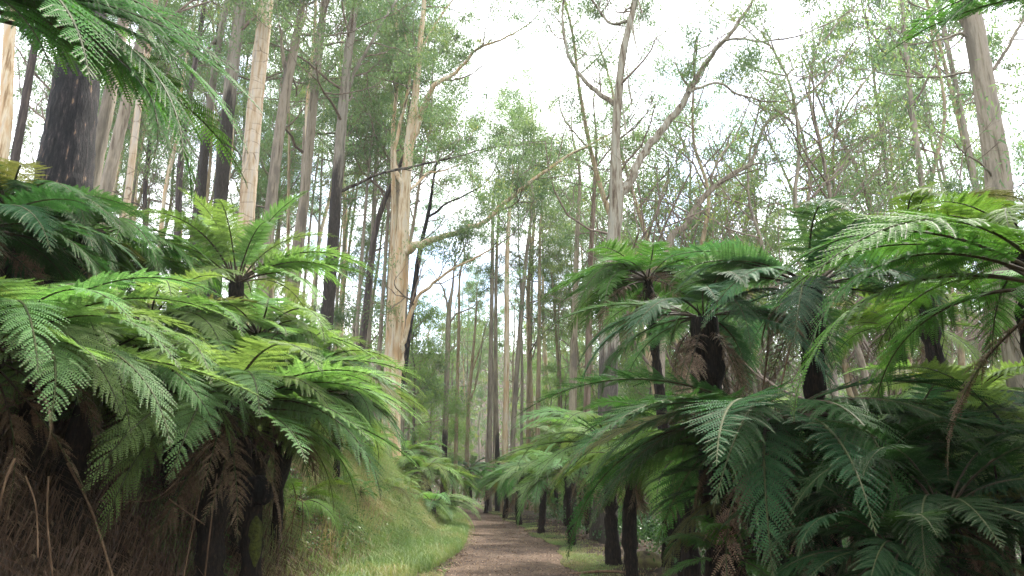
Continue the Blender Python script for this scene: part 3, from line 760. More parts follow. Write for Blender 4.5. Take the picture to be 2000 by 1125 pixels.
#@@FERNS
# ------------------------------------------------------------------ tree ferns
def frond_mesh(elev, bend, seed, L=2.2, dead=False, npin=40, wmax=0.46, hang=0.25):
    """one frond launched from the origin along +X; stalk, then paired pinnae set with pinnules"""
    rng = np.random.default_rng(seed)
    n = 40
    s = np.linspace(0, 1, n)
    th = math.radians(elev) - math.radians(bend) * s ** 1.25
    side = np.cumsum(rng.normal() * 0.006 * np.ones(n)) * s
    dx = np.cos(th) * L / (n - 1); dz = np.sin(th) * L / (n - 1)
    P = np.stack([np.cumsum(dx) - dx[0], side * L * 0.4, np.cumsum(dz) - dz[0]], -1)
    T = np.gradient(P, axis=0); T /= np.linalg.norm(T, axis=1)[:, None]
    Bv = np.cross(np.array((0, 0, 1.0)), T)
    bad = np.linalg.norm(Bv, axis=1) < 0.2
    Bv[bad] = (0, 1, 0)
    Bv /= np.linalg.norm(Bv, axis=1)[:, None]
    Bv = Bv * np.sign(Bv[:, 1:2] + 1e-6)
    Nv = np.cross(T, Bv); Nv *= np.sign((Nv[:, 2:3]) + 1e-6)
    mb = MB()
    rad = 0.015 * (1 - s) ** 0.8 + 0.0022
    k0 = int(n * 0.42)
    V, F = tube(P[:k0 + 1], rad[:k0 + 1], 6); mb.add(V, F, 1)
    V, F = tube(P[k0:], rad[k0:], 5); mb.add(V, F, 2)
    s0 = 0.17
    QV, QR, SV = [], [], []
    for i in range(npin):
        t = (i + 0.5) / npin
        si = s0 + (1 - s0) * t
        f = (t + 0.03) ** 0.40 * (1 - t) ** 0.95 / 0.545
        Lp0 = wmax * f
        if Lp0 < 0.02: continue
        for sg in (-1, 1):
            if dead and rng.uniform() < 0.25: continue
            sj = min(0.999, si + rng.normal() * 0.004)
            q = sj * (n - 1); a = int(q); b = min(a + 1, n - 1); fr = q - a
            p = P[a] * (1 - fr) + P[b] * fr
            Tt, Bb, Nn = T[a], Bv[a] * sg, Nv[a]
            phi = math.radians(12 + 42 * t + rng.normal() * 4)
            if rng.uniform() < 0.02: continue
            Lp = Lp0 * rng.uniform(0.80, 1.08) * (rng.uniform(0.45, 1) if dead else 1)
            d0 = Bb * math.cos(phi) + Tt * math.sin(phi) + Nn * (0.16 + rng.normal() * 0.05)
            d0 /= np.linalg.norm(d0)
            m = max(5, int(Lp / 0.0175))
            u = (np.arange(m) + 0.4) / m
            droop = (hang + rng.normal() * 0.06) * (1.6 if dead else 1)
            pp = p + d0 * (Lp * u)[:, None] + np.array((0, 0, -1.0)) * (droop * Lp * u ** 2)[:, None] + Tt * (0.10 * Lp * u ** 2)[:, None]
            dd = np.gradient(pp, axis=0) if m > 1 else np.repeat(d0[None], m, 0)
            dd /= np.linalg.norm(dd, axis=1)[:, None] + 1e-9
            nn = Nn - dd * (dd @ Nn)[:, None]
            nn /= np.linalg.norm(nn, axis=1)[:, None] + 1e-9
            tw = rng.normal() * (0.5 if dead else 0.16)
            cs = np.cross(nn, dd)
            nn, cs = nn * math.cos(tw) + cs * math.sin(tw), cs * math.cos(tw) - nn * math.sin(tw)
            lp = 0.142 * Lp * np.minimum(1, (1 - u) * 1.5 + 0.04) ** 0.8 * np.minimum(1, 0.55 + u * 3)
            lp = np.maximum(lp, 0.008)
            wd = np.full(m, Lp / m * 0.88)
            for s2 in (-1, 1):
                e = cs * s2 * 0.93 + dd * 0.30
                e = e + nn * (-0.05 + rng.normal(size=(m, 1)) * (0.3 if dead else 0.09))
                e /= np.linalg.norm(e, axis=1)[:, None]
                ll = (lp * rng.uniform(0.85, 1.1, m))[:, None]
                ww = wd[:, None]
                tip = pp + e * ll - nn * ll * 0.18 + dd * ll * 0.12
                A = np.stack([pp - dd * ww * 0.5, pp + dd * ww * 0.5, tip + dd * ww * 0.16, tip - dd * ww * 0.16], 1)
                QV.append(A)
                QR.append(np.repeat(np.clip(0.5 + rng.normal() * 0.10 + rng.normal(size=m) * 0.10 + 0.15 * (t - 0.5), 0, 1), 4))
            w2 = 0.0028
            j = np.linspace(0, m - 1, max(2, m // 4)).astype(int)
            st = np.stack([pp[j] - dd[j] * 0 + cs[j] * w2 + nn[j] * .001, pp[j] - cs[j] * w2 + nn[j] * .001], 1)
            SV.append(np.concatenate([np.stack([st[:-1, 0], st[:-1, 1], st[1:, 1], st[1:, 0]], 1)]))
    Q = np.concatenate(QV).reshape(-1, 3)
    mb.add(Q, np.arange(len(Q)).reshape(-1, 4), 0, np.concatenate(QR))
    S = np.concatenate(SV).reshape(-1, 3)
    mb.add(S, np.arange(len(S)).reshape(-1, 4), 2)
    return mb.mesh('frond', [M['dead_leaf'] if dead else M['fern_leaf'], M['stalk'], M['midrib']], smooth=False)
M['dead_leaf'] = M['dry']
ELEVS = [84, 74, 64, 54, 43, 31, 18, 4]
BENDS = [72, 82, 92, 98, 96, 88, 74, 58]
FROND = [[frond_mesh(e, b + (j - 1.3) * 17, 300 + i * 7 + j, hang=0.10 + 0.11 * j) for j in (0, 1, 2, 3)] for i, (e, b) in enumerate(zip(ELEVS, BENDS))]
DEAD = [frond_mesh(e, b, 500 + i, dead=True) for i, (e, b) in enumerate(((-25, 60), (-50, 35), (10, 105)))]

def fern_trunk(base, top, r, rng):
    n = max(6, int((top[2] - base[2]) * 9))
    mid = (base + top) / 2 + np.array((rng.normal() * 0.06, rng.normal() * 0.06, 0))
    P = smooth_path([base, mid, top], n)
    R = r * (1.25 - 0.3 * np.linspace(0, 1, n)) * (1 + 0.10 * rng.normal(size=n))
    mb = MB()
    V, F = tube(P, R, 14, 0.10, rng); mb.add(V, F)
    # old stalk bases and fibres
    k = int(n * 9)
    i = rng.integers(0, n, k); a = rng.uniform(0, 6.283, k)
    o = np.stack([np.cos(a), np.sin(a), np.zeros(k)], -1)
    tg = np.stack([-np.sin(a), np.cos(a), np.zeros(k)], -1)
    p = P[i] + o * (R[i] * 0.9)[:, None]
    ln = rng.uniform(0.06, 0.22, k)[:, None]; up = rng.choice([-1, 1], k, p=[.5, .5])[:, None]
    w = rng.uniform(0.006, 0.018, k)[:, None]
    q = p + o * ln * 0.35 + np.array((0, 0, 1.0)) * ln * up
    Vs = np.stack([p - tg * w, p + tg * w, q + tg * w * 0.3, q - tg * w * 0.3], 1).reshape(-1, 3)
    mb.add(Vs, np.arange(len(Vs)).reshape(-1, 4), 0)
    return mb

GREEN = dict(bright=(0.165, 0.28, 0.12), mid=(0.065, 0.17, 0.045), dark=(0.034, 0.09, 0.036), blue=(0.055, 0.125, 0.075), yellow=(0.115, 0.20, 0.045), lime=(0.18, 0.295, 0.115), shade=(0.020, 0.055, 0.022))  # shade: leaf green with the deep under-fern shadow put into the colour
def fern(label, px, py, d, L, n=22, col='mid', r=0.11, dead=5, seed=0, trunk=True, group=None, az=None, extra=(), emin=0, emax=7, base=None, at=None):
    rng = np.random.default_rng(4000 + seed)
    c = W(px, py, d)[0] if at is None else np.array(at)
    bx, by = (c[0] + rng.normal() * 0.1, c[1] + rng.normal() * 0.1) if base is None else base
    g = gz(bx, by)
    c[2] = max(c[2], g + 0.12)
    root = thing('tree_fern', (bx, by, g), label, 'fern', group)
    org = np.array((bx, by, g))
    mb = fern_trunk(np.array((bx, by, g - 0.25)), c + np.array((0, 0, -0.02)), r, rng)
    link('trunk', mb.mesh('trunk', [M['fern_trunk']], org), root)
    sc = L / 2.2
    ga = rng.uniform(0, 6.28)
    for i in range(n):
        f = (i + 0.5) / n
        e = emin + (emax - emin + 0.999) * f
        e = int(min(7, max(emin, e + rng.normal() * 0.7)))
        a = ga + i * 2.39996 + rng.normal() * 0.15
        if az is not None:
            a = math.radians(az[0] + (az[1] - az[0]) * ((i * 0.618) % 1.0)) + rng.normal() * 0.08
        o = link('frond', FROND[e][rng.integers(4)], root, c - org + np.array((math.cos(a), math.sin(a), 0)) * r * 0.5)
        o.rotation_euler = (rng.normal() * 0.16, rng.normal() * 0.06, a)
        s = sc * rng.uniform(0.82, 1.08) * (0.9 if e < 2 else 1)
        o.scale = (s, s * rng.uniform(0.85, 1.12), s * rng.uniform(0.9, 1.1))
        k = rng.uniform(0.8, 1.15)
        g3 = GREEN[col]
        o.color = (g3[0] * k * rng.uniform(0.85, 1.25), g3[1] * k, g3[2] * k * rng.uniform(0.8, 1.1), 1)
        if rng.uniform() < 0.035:
            o.color = (0.13, 0.13, 0.05, 1)
    for q in extra:                      # single fronds the photo shows clearly
        a, e, s, j = q[:4]
        o = link('frond', FROND[e][j], root, c - org)
        o.rotation_euler = (q[5] if len(q) > 5 else rng.normal() * 0.05, q[4] if len(q) > 4 else 0, math.radians(a))
        o.scale = (s * sc,) * 3
        o.color = (*GREEN[col], 1)
    for i in range(dead):
        a = rng.uniform(0, 6.28)
        o = link('dead_frond', DEAD[rng.integers(3)], root, c - org - np.array((0, 0, 0.05)))
        o.rotation_euler = (rng.normal() * 0.3, rng.uniform(-0.1, 0.5), a)
        s = sc * rng.uniform(0.5, 0.85)
        o.scale = (s, s, s)
    return root

# left of the path
fern('big bright tree fern on the bank with long arching fronds over the dark hollow', 440, 800, 8.5, 2.35, 34, 'bright', 0.13, 10, 1, emin=4, extra=((25, 4, 1.15, 0), (5, 5, 1.1, 1), (-15, 5, 1.1, 0), (-60, 5, 1.0, 1), (-75, 6, 1.05, 2), (-110, 5, 1.0, 0)))
fern('tree fern at the left frame edge with broad fronds drooping over the dark roots', -20, 690, 6.0, 2.1, 26, 'bright', 0.14, 4, 2, emin=3, extra=((-35, 6, 1.0, 2), (-15, 5, 1.0, 1), (10, 4, 1, 0), (-55, 5, 1.0, 0)))
fern('upright tree fern with bare black stalks in front of the peeling trunk', 462, 552, 11.0, 2.25, 20, 'lime', 0.11, 2, 3, emin=1, emax=5, extra=((0, 4, 1.1, 1), (-10, 5, 1, 1)))
fern('pale bright tree fern between the drooping edge fern and the upright one', 290, 630, 9.2, 2.1, 28, 'lime', 0.12, 4, 4, emin=4)
fern('pale bright tree fern close to the left edge above the drooping fern', 80, 635, 7.4, 1.9, 24, 'lime', 0.12, 3, 15, emin=5)
fern('overhanging tree fern whose dark fronds cross the upper left corner', -130, 10, 4.5, 2.5, 5, 'mid', 0.13, 1, 5, az=(-70, 60), emin=6, extra=((-2, 6, 0.92, 0, 0.16, 0.7), (-14, 6, 0.95, 1, 0.10, 0.6), (12, 6, 0.98, 1, 0.02, 0.6), (-30, 7, 0.72, 2, 0.10, 0.2), (26, 6, 1.0, 2, -0.1, 0.5), (-42, 6, 0.8, 0, 0.0, 0.3), (4, 5, 0.9, 3, 0.0, 0.5), (20, 5, 0.9, 1, 0.0, 0.4), (36, 6, 1.0, 3, 0.0, 0.3)))
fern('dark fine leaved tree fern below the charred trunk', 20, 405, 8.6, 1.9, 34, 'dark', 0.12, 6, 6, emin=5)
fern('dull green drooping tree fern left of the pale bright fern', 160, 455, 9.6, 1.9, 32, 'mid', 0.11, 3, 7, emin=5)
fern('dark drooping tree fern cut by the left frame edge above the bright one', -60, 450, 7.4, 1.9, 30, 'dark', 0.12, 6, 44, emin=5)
fern('small dull fern between the charred tree and the upright fern', 290, 500, 11.5, 1.7, 28, 'mid', 0.10, 2, 45, emin=5)
fern('tree fern behind the big bright one, its fronds reaching right towards the cream gum', 575, 735, 10.5, 2.0, 28, 'bright', 0.11, 4, 8, emin=3, base=(W(490, 800, 10.9)[0][0], 10.9))
fern('pale tree fern filling the gap right of the drooping edge fern', 195, 700, 7.6, 2.0, 26, 'bright', 0.11, 3, 16, emin=4)
fern('pale tree fern behind and left of the big bright one', 365, 700, 9.4, 2.0, 28, 'lime', 0.11, 2, 17, emin=5)
fern('bright tree fern low on the bank right of the big bright one', 610, 775, 11.2, 1.9, 30, 'bright', 0.08, 2, 18, emin=4, base=(W(540, 800, 12.2)[0][0], 12.2))
fern('soft green tree fern under the upright black stalked one', 505, 655, 10.2, 2.0, 28, 'bright', 0.10, 2, 19, emin=5)
fern('low pale fern on the grassy bank under the reaching fronds', 545, 870, 11.0, 1.25, 18, 'yellow', 0.06, 2, 9, emin=4)
fern('low fern high on the grassy bank near the cream gum', 655, 830, 15.0, 1.4, 18, 'bright', 0.06, 3, 10, emin=4)
fern('bracken clump halfway up the grassy bank', 705, 870, 18.0, 1.3, 16, 'bright', 0.05, 3, 11, emin=4)
fern('bright fern spilling to the path edge at the foot of the bank, upper one', 826, 925, 27, 2.3, 34, 'lime', 0.09, 3, 12, emin=4)
fern('bright fern spilling to the path edge at the foot of the bank, lower one', 846, 985, 24.5, 1.8, 28, 'bright', 0.07, 3, 13, emin=4)
fern('fern on the bank top just behind the path edge ferns', 792, 885, 30, 2.2, 30, 'bright', 0.09, 2, 14, emin=4)
rk = np.random.default_rng(61)
for k in range(26):
    yy = rk.uniform(12.5, 27); uu = rk.uniform(0.9, 3.8)
    xx = float(foot_x(yy)) - uu
    fern('low bracken among the long grass of the steep bank', 1000, 900, yy, rk.uniform(0.6, 1.15), 11, ['bright', 'lime', 'yellow', 'mid'][k % 4], 0.03, 2, 140 + k, emin=3, group='bracken on the steep bank', at=(xx, yy, gz(xx, yy) + 0.18))
# right of the path, near
fern('black trunked tree fern, left one of the tall pair right of the path', 1374, 618, 8.0, 1.75, 20, 'blue', 0.17, 12, 20, emin=5)
fern('black trunked tree fern, right one of the tall pair right of the path', 1582, 560, 7.6, 1.85, 20, 'blue', 0.115, 4, 21, emin=4, extra=((-95, 5, 0.8, 2), (170, 4, 1.0, 0), (195, 5, 0.95, 1)))
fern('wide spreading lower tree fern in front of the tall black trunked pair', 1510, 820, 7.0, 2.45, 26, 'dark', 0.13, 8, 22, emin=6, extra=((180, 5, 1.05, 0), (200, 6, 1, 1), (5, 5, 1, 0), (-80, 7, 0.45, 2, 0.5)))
fern('dark tree fern at the right edge with one big arching frond', 2070, 560, 5.0, 2.2, 16, 'mid', 0.14, 4, 23, emin=4, extra=((170, 4, 1.0, 1), (182, 5, 1.0, 2)))
fern('yellow green tree fern at the right edge below the stout grey gum', 2000, 470, 7.0, 1.7, 26, 'yellow', 0.12, 3, 35, emin=4)
fern('yellow green tree fern with flat fronds above the right black trunk', 1780, 470, 9.5, 1.9, 26, 'yellow', 0.12, 3, 36, emin=3)
fern('dark tree fern hanging into the upper right corner', 2230, -20, 4.4, 1.7, 8, 'mid', 0.12, 1, 24, az=(140, 250), emin=4)
fern('glossy tree fern behind the spreading one on the right', 1790, 810, 8.8, 2.1, 24, 'blue', 0.12, 5, 25, emin=5)
fern('light green tree fern low at the right edge', 2000, 880, 7.5, 1.9, 22, 'bright', 0.11, 3, 26, emin=3)
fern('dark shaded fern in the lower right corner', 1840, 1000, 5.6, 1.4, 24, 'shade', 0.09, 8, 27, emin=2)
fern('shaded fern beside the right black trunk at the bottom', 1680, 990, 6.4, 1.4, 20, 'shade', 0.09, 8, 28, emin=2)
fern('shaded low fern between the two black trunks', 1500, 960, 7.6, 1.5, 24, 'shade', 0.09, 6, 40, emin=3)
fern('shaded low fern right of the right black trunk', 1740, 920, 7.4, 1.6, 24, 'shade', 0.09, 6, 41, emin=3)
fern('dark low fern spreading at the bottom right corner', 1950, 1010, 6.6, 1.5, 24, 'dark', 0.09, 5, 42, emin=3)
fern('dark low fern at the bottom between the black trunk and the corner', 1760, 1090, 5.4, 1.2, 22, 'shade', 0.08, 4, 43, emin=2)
fern('small fern growing by the foot of the left black trunk', 1425, 1090, 7.0, 0.9, 14, 'mid', 0.05, 3, 29, emin=1)
fern('tall slender tree fern by the great forked gum, high yellow green crown', 1265, 545, 12.5, 2.1, 32, 'mid', 0.08, 6, 30, emin=5, base=(W(1330, 900, 12.5)[0][0], 12.7))
fern('leaning skirted tree fern with brown hanging fronds near the mossy rock', 1235, 905, 12.5, 1.5, 18, 'yellow', 0.10, 12, 31, emin=4)
fern('broad tree fern beside the great forked gum reaching over the path', 1190, 868, 15.5, 2.3, 30, 'bright', 0.11, 5, 32, emin=3)
fern('tree fern with a thin black trunk starting the row right of the path', 1108, 925, 20.5, 2.2, 26, 'bright', 0.09, 4, 33, emin=3)
fern('second tree fern in the row along the right of the path', 1062, 930, 25, 2.2, 26, 'bright', 0.10, 4, 34, emin=3)
fern('third tree fern in the row along the right of the path', 1015, 938, 30, 2.2, 24, 'mid', 0.10, 4, 35, emin=3)
fern('fourth tree fern in the row along the right of the path', 985, 938, 36, 2.2, 24, 'mid', 0.10, 4, 36, emin=3)
fern('fifth tree fern in the row along the right of the path', 950, 940, 42, 2.2, 22, 'mid', 0.10, 4, 37, emin=3)
fern('bluish tree fern at the bend where the path ends', 918, 915, 50, 2.3, 20, 'blue', 0.11, 3, 38, emin=3)
fern('small bluish tree fern left of the bend where the path ends', 885, 912, 52, 2.0, 18, 'blue', 0.10, 3, 39, emin=3)
i = 0
for (px, py, d, L, c) in ((1150, 850, 24, 2.1, 'lime'), (1105, 865, 29, 2.1, 'bright'), (1060, 895, 35, 2.1, 'lime'), (1020, 910, 41, 2.1, 'mid'), (1130, 820, 33, 2.2, 'bright'), (1085, 880, 42, 2.2, 'mid')):
    fern('tree fern in the second rank behind the row beside the path', px, py, d, L, 24, c, 0.1, 3, 60 + i, emin=3, group='second rank of path side ferns'); i += 1
for (px, py, d, L, c) in ((1300, 830, 15, 1.8, 'mid'), (1450, 900, 13, 1.6, 'yellow'), (1660, 850, 12, 1.9, 'bright'), (1890, 790, 12, 2.2, 'lime'), (1750, 640, 14, 2.0, 'yellow'), (1330, 900, 11, 1.6, 'yellow'), (1860, 900, 10, 1.8, 'mid'), (1700, 900, 15, 2, 'bright'), (1450, 930, 16, 1.8, 'bright')):
    fern('tree fern in the thicket behind the black trunked pair', px, py, d, L, 24, c, 0.1, 4, 80 + i, emin=3, group='ferns of the right hand thicket'); i += 1

#@@UNDERGROWTH
# ------------------------------------------------------------------ grass, litter, undergrowth
def blades(n, xy, ln, wd, mat, name, label, cat, rng, droop=0.6, hue=0.35, hs=0.22, patch=None):
    x, y = xy
    n = len(x)
    z = ground_z(x, y) - 0.01
    L_ = ln * rng.uniform(0.5, 1.4, n)
    e = 0.08
    gx = (ground_z(x + e, y) - ground_z(x - e, y)) / (2 * e)
    a = rng.uniform(0, 6.283, n)
    lx = np.cos(a) * 0.5 - np.clip(gx, -2, 2) * 0.35
    ly = np.sin(a) * 0.5
    p0 = np.stack([x, y, z], -1)
    d1 = np.stack([lx * 0.5, ly * 0.5, np.ones(n)], -1); d1 /= np.linalg.norm(d1, axis=1)[:, None]
    d2 = np.stack([lx * 1.6, ly * 1.6, np.ones(n) * (0.5 - droop)], -1); d2 /= np.linalg.norm(d2, axis=1)[:, None]
    p1 = p0 + d1 * (L_ * 0.5)[:, None]
    p2 = p1 + d2 * (L_ * 0.5)[:, None]
    s = np.stack([-np.sin(a + 0.6), np.cos(a + 0.6), np.zeros(n)], -1) * (wd * rng.uniform(0.6, 1.4, n))[:, None] * 0.5
    V = np.stack([p0 - s, p0 + s, p1 + s * 0.8, p1 - s * 0.8, p2 + s * 0.15, p2 - s * 0.15], 1).reshape(-1, 3)
    b = np.arange(n)[:, None] * 6
    F = np.concatenate([b + np.array((0, 1, 2, 3)), b + np.array((3, 2, 4, 5))])
    h = np.clip(rng.normal(hue, hs, n) if patch is None else patch + rng.normal(0, 0.12, n), 0, 1)
    o = link(name, mesh_quads(name, V, F, [mat], None, np.repeat(h, 6), False))
    return tag(o, label, cat, kind='stuff')

rg = np.random.default_rng(21)
# long grass on the bank
N = 210000
y = 8.5 + 32 * rg.uniform(0, 1, N) ** 1.5
u = rg.uniform(-0.9, 4.2, N)
x = foot_x(y) - u
dens = vnoise(x * 0.9, y * 0.7, 11) * 0.6 + vnoise(x * 2.6, y * 2.2, 12) * 0.4
keep = rg.uniform(0, 1, N) < np.clip(dens * 2.2 - 0.45, 0.04, 1) * np.clip((y - 9.5) / 3.5, 0.1, 1)
x, y, u = x[keep], y[keep], u[keep]
pt = 0.20 + 0.66 * vnoise(x * 1.3 + 30, y * 1.0, 15) + 0.15 * np.clip((13.5 - y) / 4, 0, 1) - 0.1 * np.clip(1 - u, 0, 1)
blades(0, (x, y), 0.50, 0.008, M['grass'], 'bank_grass', 'long soft grass hanging down the steep bank', 'grass', rg, 0.9, patch=pt)
# taller seeding tufts that break the outline of the bank
N = 22000
y2 = rg.uniform(10, 32, N); u2 = rg.uniform(0.2, 4.4, N); x2 = foot_x(y2) - u2
kp = vnoise(x2 * 1.7, y2 * 1.5, 71) > 0.56
blades(0, (x2[kp], y2[kp]), 0.85, 0.007, M['grass'], 'tall_grass', 'tall seeding grass tufts on the bank', 'grass', rg, 0.55, patch=(0.35 + 0.6 * vnoise(x2 * 1.1, y2 * 1.1, 72))[kp])
N = 16000
y2 = rg.uniform(9, 26, N); u2 = rg.uniform(-0.1, 3.6, N); x2 = foot_x(y2) - u2
kp = vnoise(x2 * 1.3, y2 * 1.1, 73) > 0.56
blades(0, (x2[kp], y2[kp]), 0.5, 0.008, M['dry'], 'dry_grass', 'dry brown grass and stems on the bank', 'grass', rg, 0.95, patch=(0.35 + 0.6 * vnoise(x2 * 2.1, y2 * 2.1, 74))[kp])
# dead stalks and roots hanging over the dark bank at the left
N = 9000
y2 = rg.uniform(5.0, 11.5, N); u2 = rg.uniform(-0.2, 3.0, N); x2 = foot_x(y2) - u2
blades(0, (x2, y2), 0.55, 0.010, M['dry'], 'dead_undergrowth', 'dead hanging stalks and roots over the dark bank', 'undergrowth', rg, 1.1, patch=0.05 + 0.5 * vnoise(x2 * 3, y2 * 3, 55))
# short verge grass both sides of the path
N = 90000
y = 10 + 48 * rg.uniform(0, 1, N) ** 1.6
sd = rg.choice([-1, 1], N)
off = path_half(y) - 0.10 + np.abs(rg.normal(0, 0.55, N)) * np.where(sd < 0, 1.0, 0.95)
x = path_x(y) + sd * off
keep = rg.uniform(0, 1, N) < np.clip(vnoise(x * 1.2, y * 0.8, 17) * 2.0 - 0.35, 0.03, 1)
x, y = x[keep], y[keep]
pt = 0.32 + 0.48 * vnoise(x * 1.6, y * 1.1, 18)
blades(0, (x, y), 0.075, 0.008, M['grass'], 'verge_grass', 'short grass on the path verges', 'grass', rg, 0.3, patch=pt)

def flakes(n, x, y, size, mat, name, label, cat, rng, hue=0.5, hs=0.25, lift=0.012, tilt=0.35, aspect=0.4):
    z = ground_z(x, y) + lift
    a = rng.uniform(0, 6.283, n)
    d = np.stack([np.cos(a), np.sin(a), rng.normal(0, tilt, n)], -1)
    e = 0.08
    gx = (ground_z(x + e, y) - ground_z(x - e, y)) / (2 * e)
    d[:, 2] += np.cos(a) * gx
    s = np.stack([-np.sin(a), np.cos(a), rng.normal(0, tilt, n) - np.sin(a) * gx], -1)
    L_ = (size * rng.uniform(0.5, 1.5, n))[:, None]
    c = np.stack([x, y, z], -1)
    V = np.stack([c - d * L_ * 0.5, c - s * L_ * aspect * 0.5, c + d * L_ * 0.5, c + s * L_ * aspect * 0.5], 1).reshape(-1, 3)
    h = np.clip(rng.normal(hue, hs, n), 0, 1)
    return tag(link(name, mesh_quads(name, V, np.arange(n * 4).reshape(-1, 4), [mat], None, np.repeat(h, 4), False)), label, cat, kind='stuff')
N = 26000
y = 6 + 34 * rg.uniform(0, 1, N) ** 1.6
x = foot_x(y) - rg.uniform(-1.2, 4, N)
flakes(N, x, y, 0.07, M['dry'], 'bank_litter', 'fallen leaves and bark bits on the bank', 'leaf litter', rg)
N = 7000
y = 11 + 45 * rg.uniform(0, 1, N) ** 1.5
sd = rg.choice([-1, 1], N)
x = path_x(y) + sd * (1.35 - np.abs(rg.normal(0, 0.55, N)))
flakes(N, x, y, 0.038, M['dry'], 'fallen_leaves', 'small fallen leaves strewn along the path', 'leaf litter', rg, hue=0.55, lift=0.025, tilt=0.15)
N = 14000
y = 11 + 30 * rg.uniform(0, 1, N) ** 1.4
x = path_x(y) + rg.uniform(-1.3, 1.3, N)
flakes(N, x, y, 0.022, M['dry'], 'path_gravel', 'grit, bark chips and small stones on the path', 'gravel', rg, hue=0.5, hs=0.3, lift=0.022, tilt=0.4, aspect=0.8)
N = 9000
y = 5 + 30 * rg.uniform(0, 1, N)
x = path_x(y) + rg.uniform(2.0, 9, N)
flakes(N, x, y, 0.08, M['dry'], 'forest_litter', 'brown litter under the right hand ferns', 'leaf litter', rg, hue=0.3)

def low_leaves(n, x, y, h, name, label, rng, col, size=(0.06, 0.035), rad=0.22, per=26):
    mb = MB()
    tips = np.stack([x, y, ground_z(x, y) + rng.uniform(0.3, 1.0, n) * h], -1)
    leaf_quads(mb, tips, per, rad, size[0], size[1], 0, rng, droop=0.1)
    o = link(name, mb.mesh(name, [M['shrub']]))
    o.color = (*col, 1)
    return tag(o, label, 'undergrowth', kind='stuff')
N = 4200
y = 9 + 30 * rg.uniform(0, 1, N) ** 1.4
x = foot_x(y) - rg.uniform(0.2, 4.5, N)
kp = vnoise(x * 0.8, y * 0.8, 41) > 0.45
low_leaves(int(kp.sum()), x[kp], y[kp], 0.28, 'bank_undergrowth', 'soft small leaved creepers over the bank', rg, (1.5, 1.5, 1.3), (0.05, 0.02), 0.2, 30)
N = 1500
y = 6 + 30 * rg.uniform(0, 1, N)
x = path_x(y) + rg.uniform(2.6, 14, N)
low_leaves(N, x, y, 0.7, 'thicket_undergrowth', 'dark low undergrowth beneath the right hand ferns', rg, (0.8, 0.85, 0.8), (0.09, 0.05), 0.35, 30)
N = 2200
y = rg.uniform(38, 90, N)
x = rg.uniform(-0.7, 0.75, N) * y
kp = np.abs(x - path_x(y)) > 3.0
low_leaves(int(kp.sum()), x[kp], y[kp], 1.6, 'wood_undergrowth', 'green scrub on the floor of the wood', rg, (1.3, 1.4, 1.1), (0.25, 0.12), 0.8, 26)

#@@SMALL
# ------------------------------------------------------------------ small things on the ground
def rock(name, label, px, py, d, r, mat, seed, cat='rock', squash=0.7):
    rng = np.random.default_rng(seed)
    p, _ = W(px, py, d)
    g = gz(p[0], p[1])
    n, m = 14, 18
    th = np.linspace(0.05, math.pi - 0.05, n); ph = np.arange(m) * 2 * math.pi / m
    TH, PH = np.meshgrid(th, ph, indexing='ij')
    R = r * (1 + 0.35 * (vnoise(TH * 1.8 + seed, PH * 1.1, seed) - 0.5) + 0.15 * (vnoise(TH * 5, PH * 3, seed + 1) - 0.5))
    V = np.stack([R * np.sin(TH) * np.cos(PH), R * np.sin(TH) * np.sin(PH) * 0.8, R * np.cos(TH) * squash + r * 0.3], -1).reshape(-1, 3)
    i = np.arange(n - 1)[:, None]; j = np.arange(m)[None, :]; j2 = (j + 1) % m
    F = np.stack([i * m + j, (i + 1) * m + j, (i + 1) * m + j2, i * m + j2], -1).reshape(-1, 4)
    return tag(link(name, mesh_quads(name, V, F, [mat]), None, (p[0], p[1], g)), label, cat)
rock('rock', 'mossy brown rock at the right of the path by the leaning fern', 1262, 1100, 14.5, 0.26, M['moss_rock'], 3)
rock('clod', 'small dark clod of earth on the left grass verge', 826, 1100, 15.4, 0.10, M['fern_trunk'], 5, 'clod')
rock('stone', 'small dark stone at the left edge of the path', 858, 1122, 14.2, 0.06, M['dead_wood'], 8, 'stone')

def stick(label, pts, r0, r1, mat='dead_wood', name='dead_stem', cat='dead stem', seed=0):
    rng = np.random.default_rng(seed)
    P = np.array([W(*q)[0] for q in pts])
    S = smooth_path(P, 14)
    mb = MB(); V, F = tube(S, np.linspace(r0, r1, 14), 7, 0.06, rng); mb.add(V, F)
    return tag(link(name, mb.mesh(name, [M[mat]], P[0]), None, P[0]), label, cat)
stick('long brown dead stem slanting down across the dark hollow', [(132, 905, 7.2), (180, 1000, 7.0), (230, 1160, 6.8)], 0.012, 0.010, seed=1)
stick('thin tan cane standing upright right of the dark hollow', [(396, 1160, 8.0), (410, 1040, 8.0), (424, 925, 8.1)], 0.009, 0.006, seed=2)
stick('tan cane leaning right, left of the upright cane', [(352, 1160, 7.8), (375, 1040, 7.9), (398, 930, 8.0)], 0.009, 0.006, seed=3)
stick('thin curved twig bowing across under the big fern', [(235, 980, 7.6), (300, 975, 7.6), (350, 935, 7.8), (400, 880, 8.0)], 0.006, 0.004, seed=4)
stick('short dead stick crossing the tan canes', [(330, 975, 7.7), (365, 1000, 7.7), (400, 1025, 7.8)], 0.008, 0.005, seed=5)
stick('pale bent stalk curling down at the left frame edge', [(30, 895, 5.6), (12, 935, 5.6), (-5, 1000, 5.6)], 0.012, 0.008, seed=6)
stick('grey dead frond stalk hanging in front of the dark roots', [(50, 930, 6.0), (70, 990, 6.0), (74, 1090, 6.0)], 0.007, 0.006, seed=7)
stick('reddish dead stem hanging beside the left frame edge', [(95, 930, 6.4), (92, 1010, 6.4), (104, 1140, 6.4)], 0.010, 0.008, seed=9)
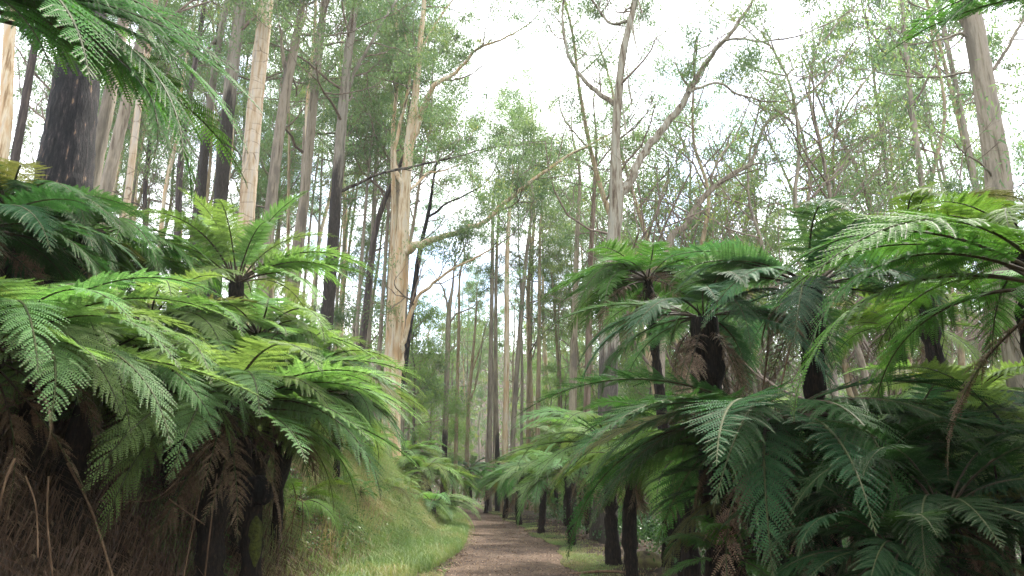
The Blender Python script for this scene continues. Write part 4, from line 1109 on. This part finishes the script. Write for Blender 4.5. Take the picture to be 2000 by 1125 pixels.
stick('pale dry stalk sticking up on the brown bank grass', [(566, 1060, 11.6), (573, 1010, 11.6), (580, 965, 11.7)], 0.008, 0.005, seed=8)
stick('hooked pale dry stalk beside the sticking up stalk', [(588, 1050, 11.6), (592, 1000, 11.6), (586, 955, 11.7)], 0.008, 0.005, seed=10)
stick('fallen pale branch lying beside the mossy rock', [(1110, 1122, 14.0), (1190, 1116, 14.0), (1300, 1126, 13.8)], 0.030, 0.016, name='fallen_branch', cat='branch', seed=11)
stick('bare grey stalk rising between the two black trunks', [(1490, 760, 8.4), (1498, 700, 8.4), (1502, 640, 8.4)], 0.012, 0.010, seed=12)
stick('brown hanging stalk beside the right black trunk', [(1562, 600, 7.4), (1540, 690, 7.3), (1524, 760, 7.3)], 0.009, 0.007, seed=13)

def stump():
    p, _ = W(498, 1080, 9.0)
    g = gz(p[0], p[1])
    root = thing('stump', (p[0], p[1], g), 'broken mossy fern stump with a black hollow head on the bank', 'stump')
    rng = np.random.default_rng(77)
    top = W(495, 965, 9.0)[0]
    P = smooth_path([np.array((p[0], p[1], g - 0.3)), (np.array((p[0], p[1], g)) + top) / 2, top], 16)
    mb = MB(); V, F = tube(P, np.linspace(0.13, 0.10, 16), 14, 0.12, rng); mb.add(V, F)
    link('stem', mb.mesh('stem', [M['fern_trunk']], root.location), root)
    P3 = P[6:13] + np.array((0.05, -0.05, 0))
    mb = MB(); V, F = tube(P3, np.array([.02, .07, .085, .09, .085, .07, .02]), 12, 0.2, rng); mb.add(V, F)
    link('moss_patch', mb.mesh('moss_patch', [M['moss']], root.location), root)
    e = W(516, 985, 8.9)[0]
    P2 = smooth_path([top + np.array((-.05, 0, -.10)), top + np.array((0.02, -0.02, 0.06)), top + np.array((0.10, -.04, 0.03)), e], 12)
    mb = MB(); V, F = tube(P2, np.array([.12, .14, .15, .15, .15, .15, .15, .14, .14, .13, .12, .03]), 14, 0.14, rng); mb.add(V, F)
    link('head', mb.mesh('head', [M['charred']], root.location), root)
stump()

#@@HAZE
def haze():
    me = bpy.data.meshes.new('haze')
    x0, x1, y0, y1, z0, z1 = -270, 270, -40, 430, -20, 75
    vs_ = [(x, y, z) for z in (z0, z1) for y in (y0, y1) for x in (x0, x1)]
    me.from_pydata(vs_, [], [(0, 2, 3, 1), (4, 5, 7, 6), (0, 1, 5, 4), (2, 6, 7, 3), (0, 4, 6, 2), (1, 3, 7, 5)])
    m, nt, N, L, out = new_mat('haze')
    v = N.new('ShaderNodeVolumePrincipled')
    v.inputs['Color'].default_value = (0.93, 0.96, 0.97, 1)
    v.inputs['Density'].default_value = 0.0004
    v.inputs['Anisotropy'].default_value = 0.2
    L.new(v.outputs[0], out.inputs['Volume'])
    me.materials.append(m)
    tag(link('haze', me), 'pale moist air filling the wood', 'haze', kind='stuff')
USE_HAZE = True
if USE_HAZE:
    haze()
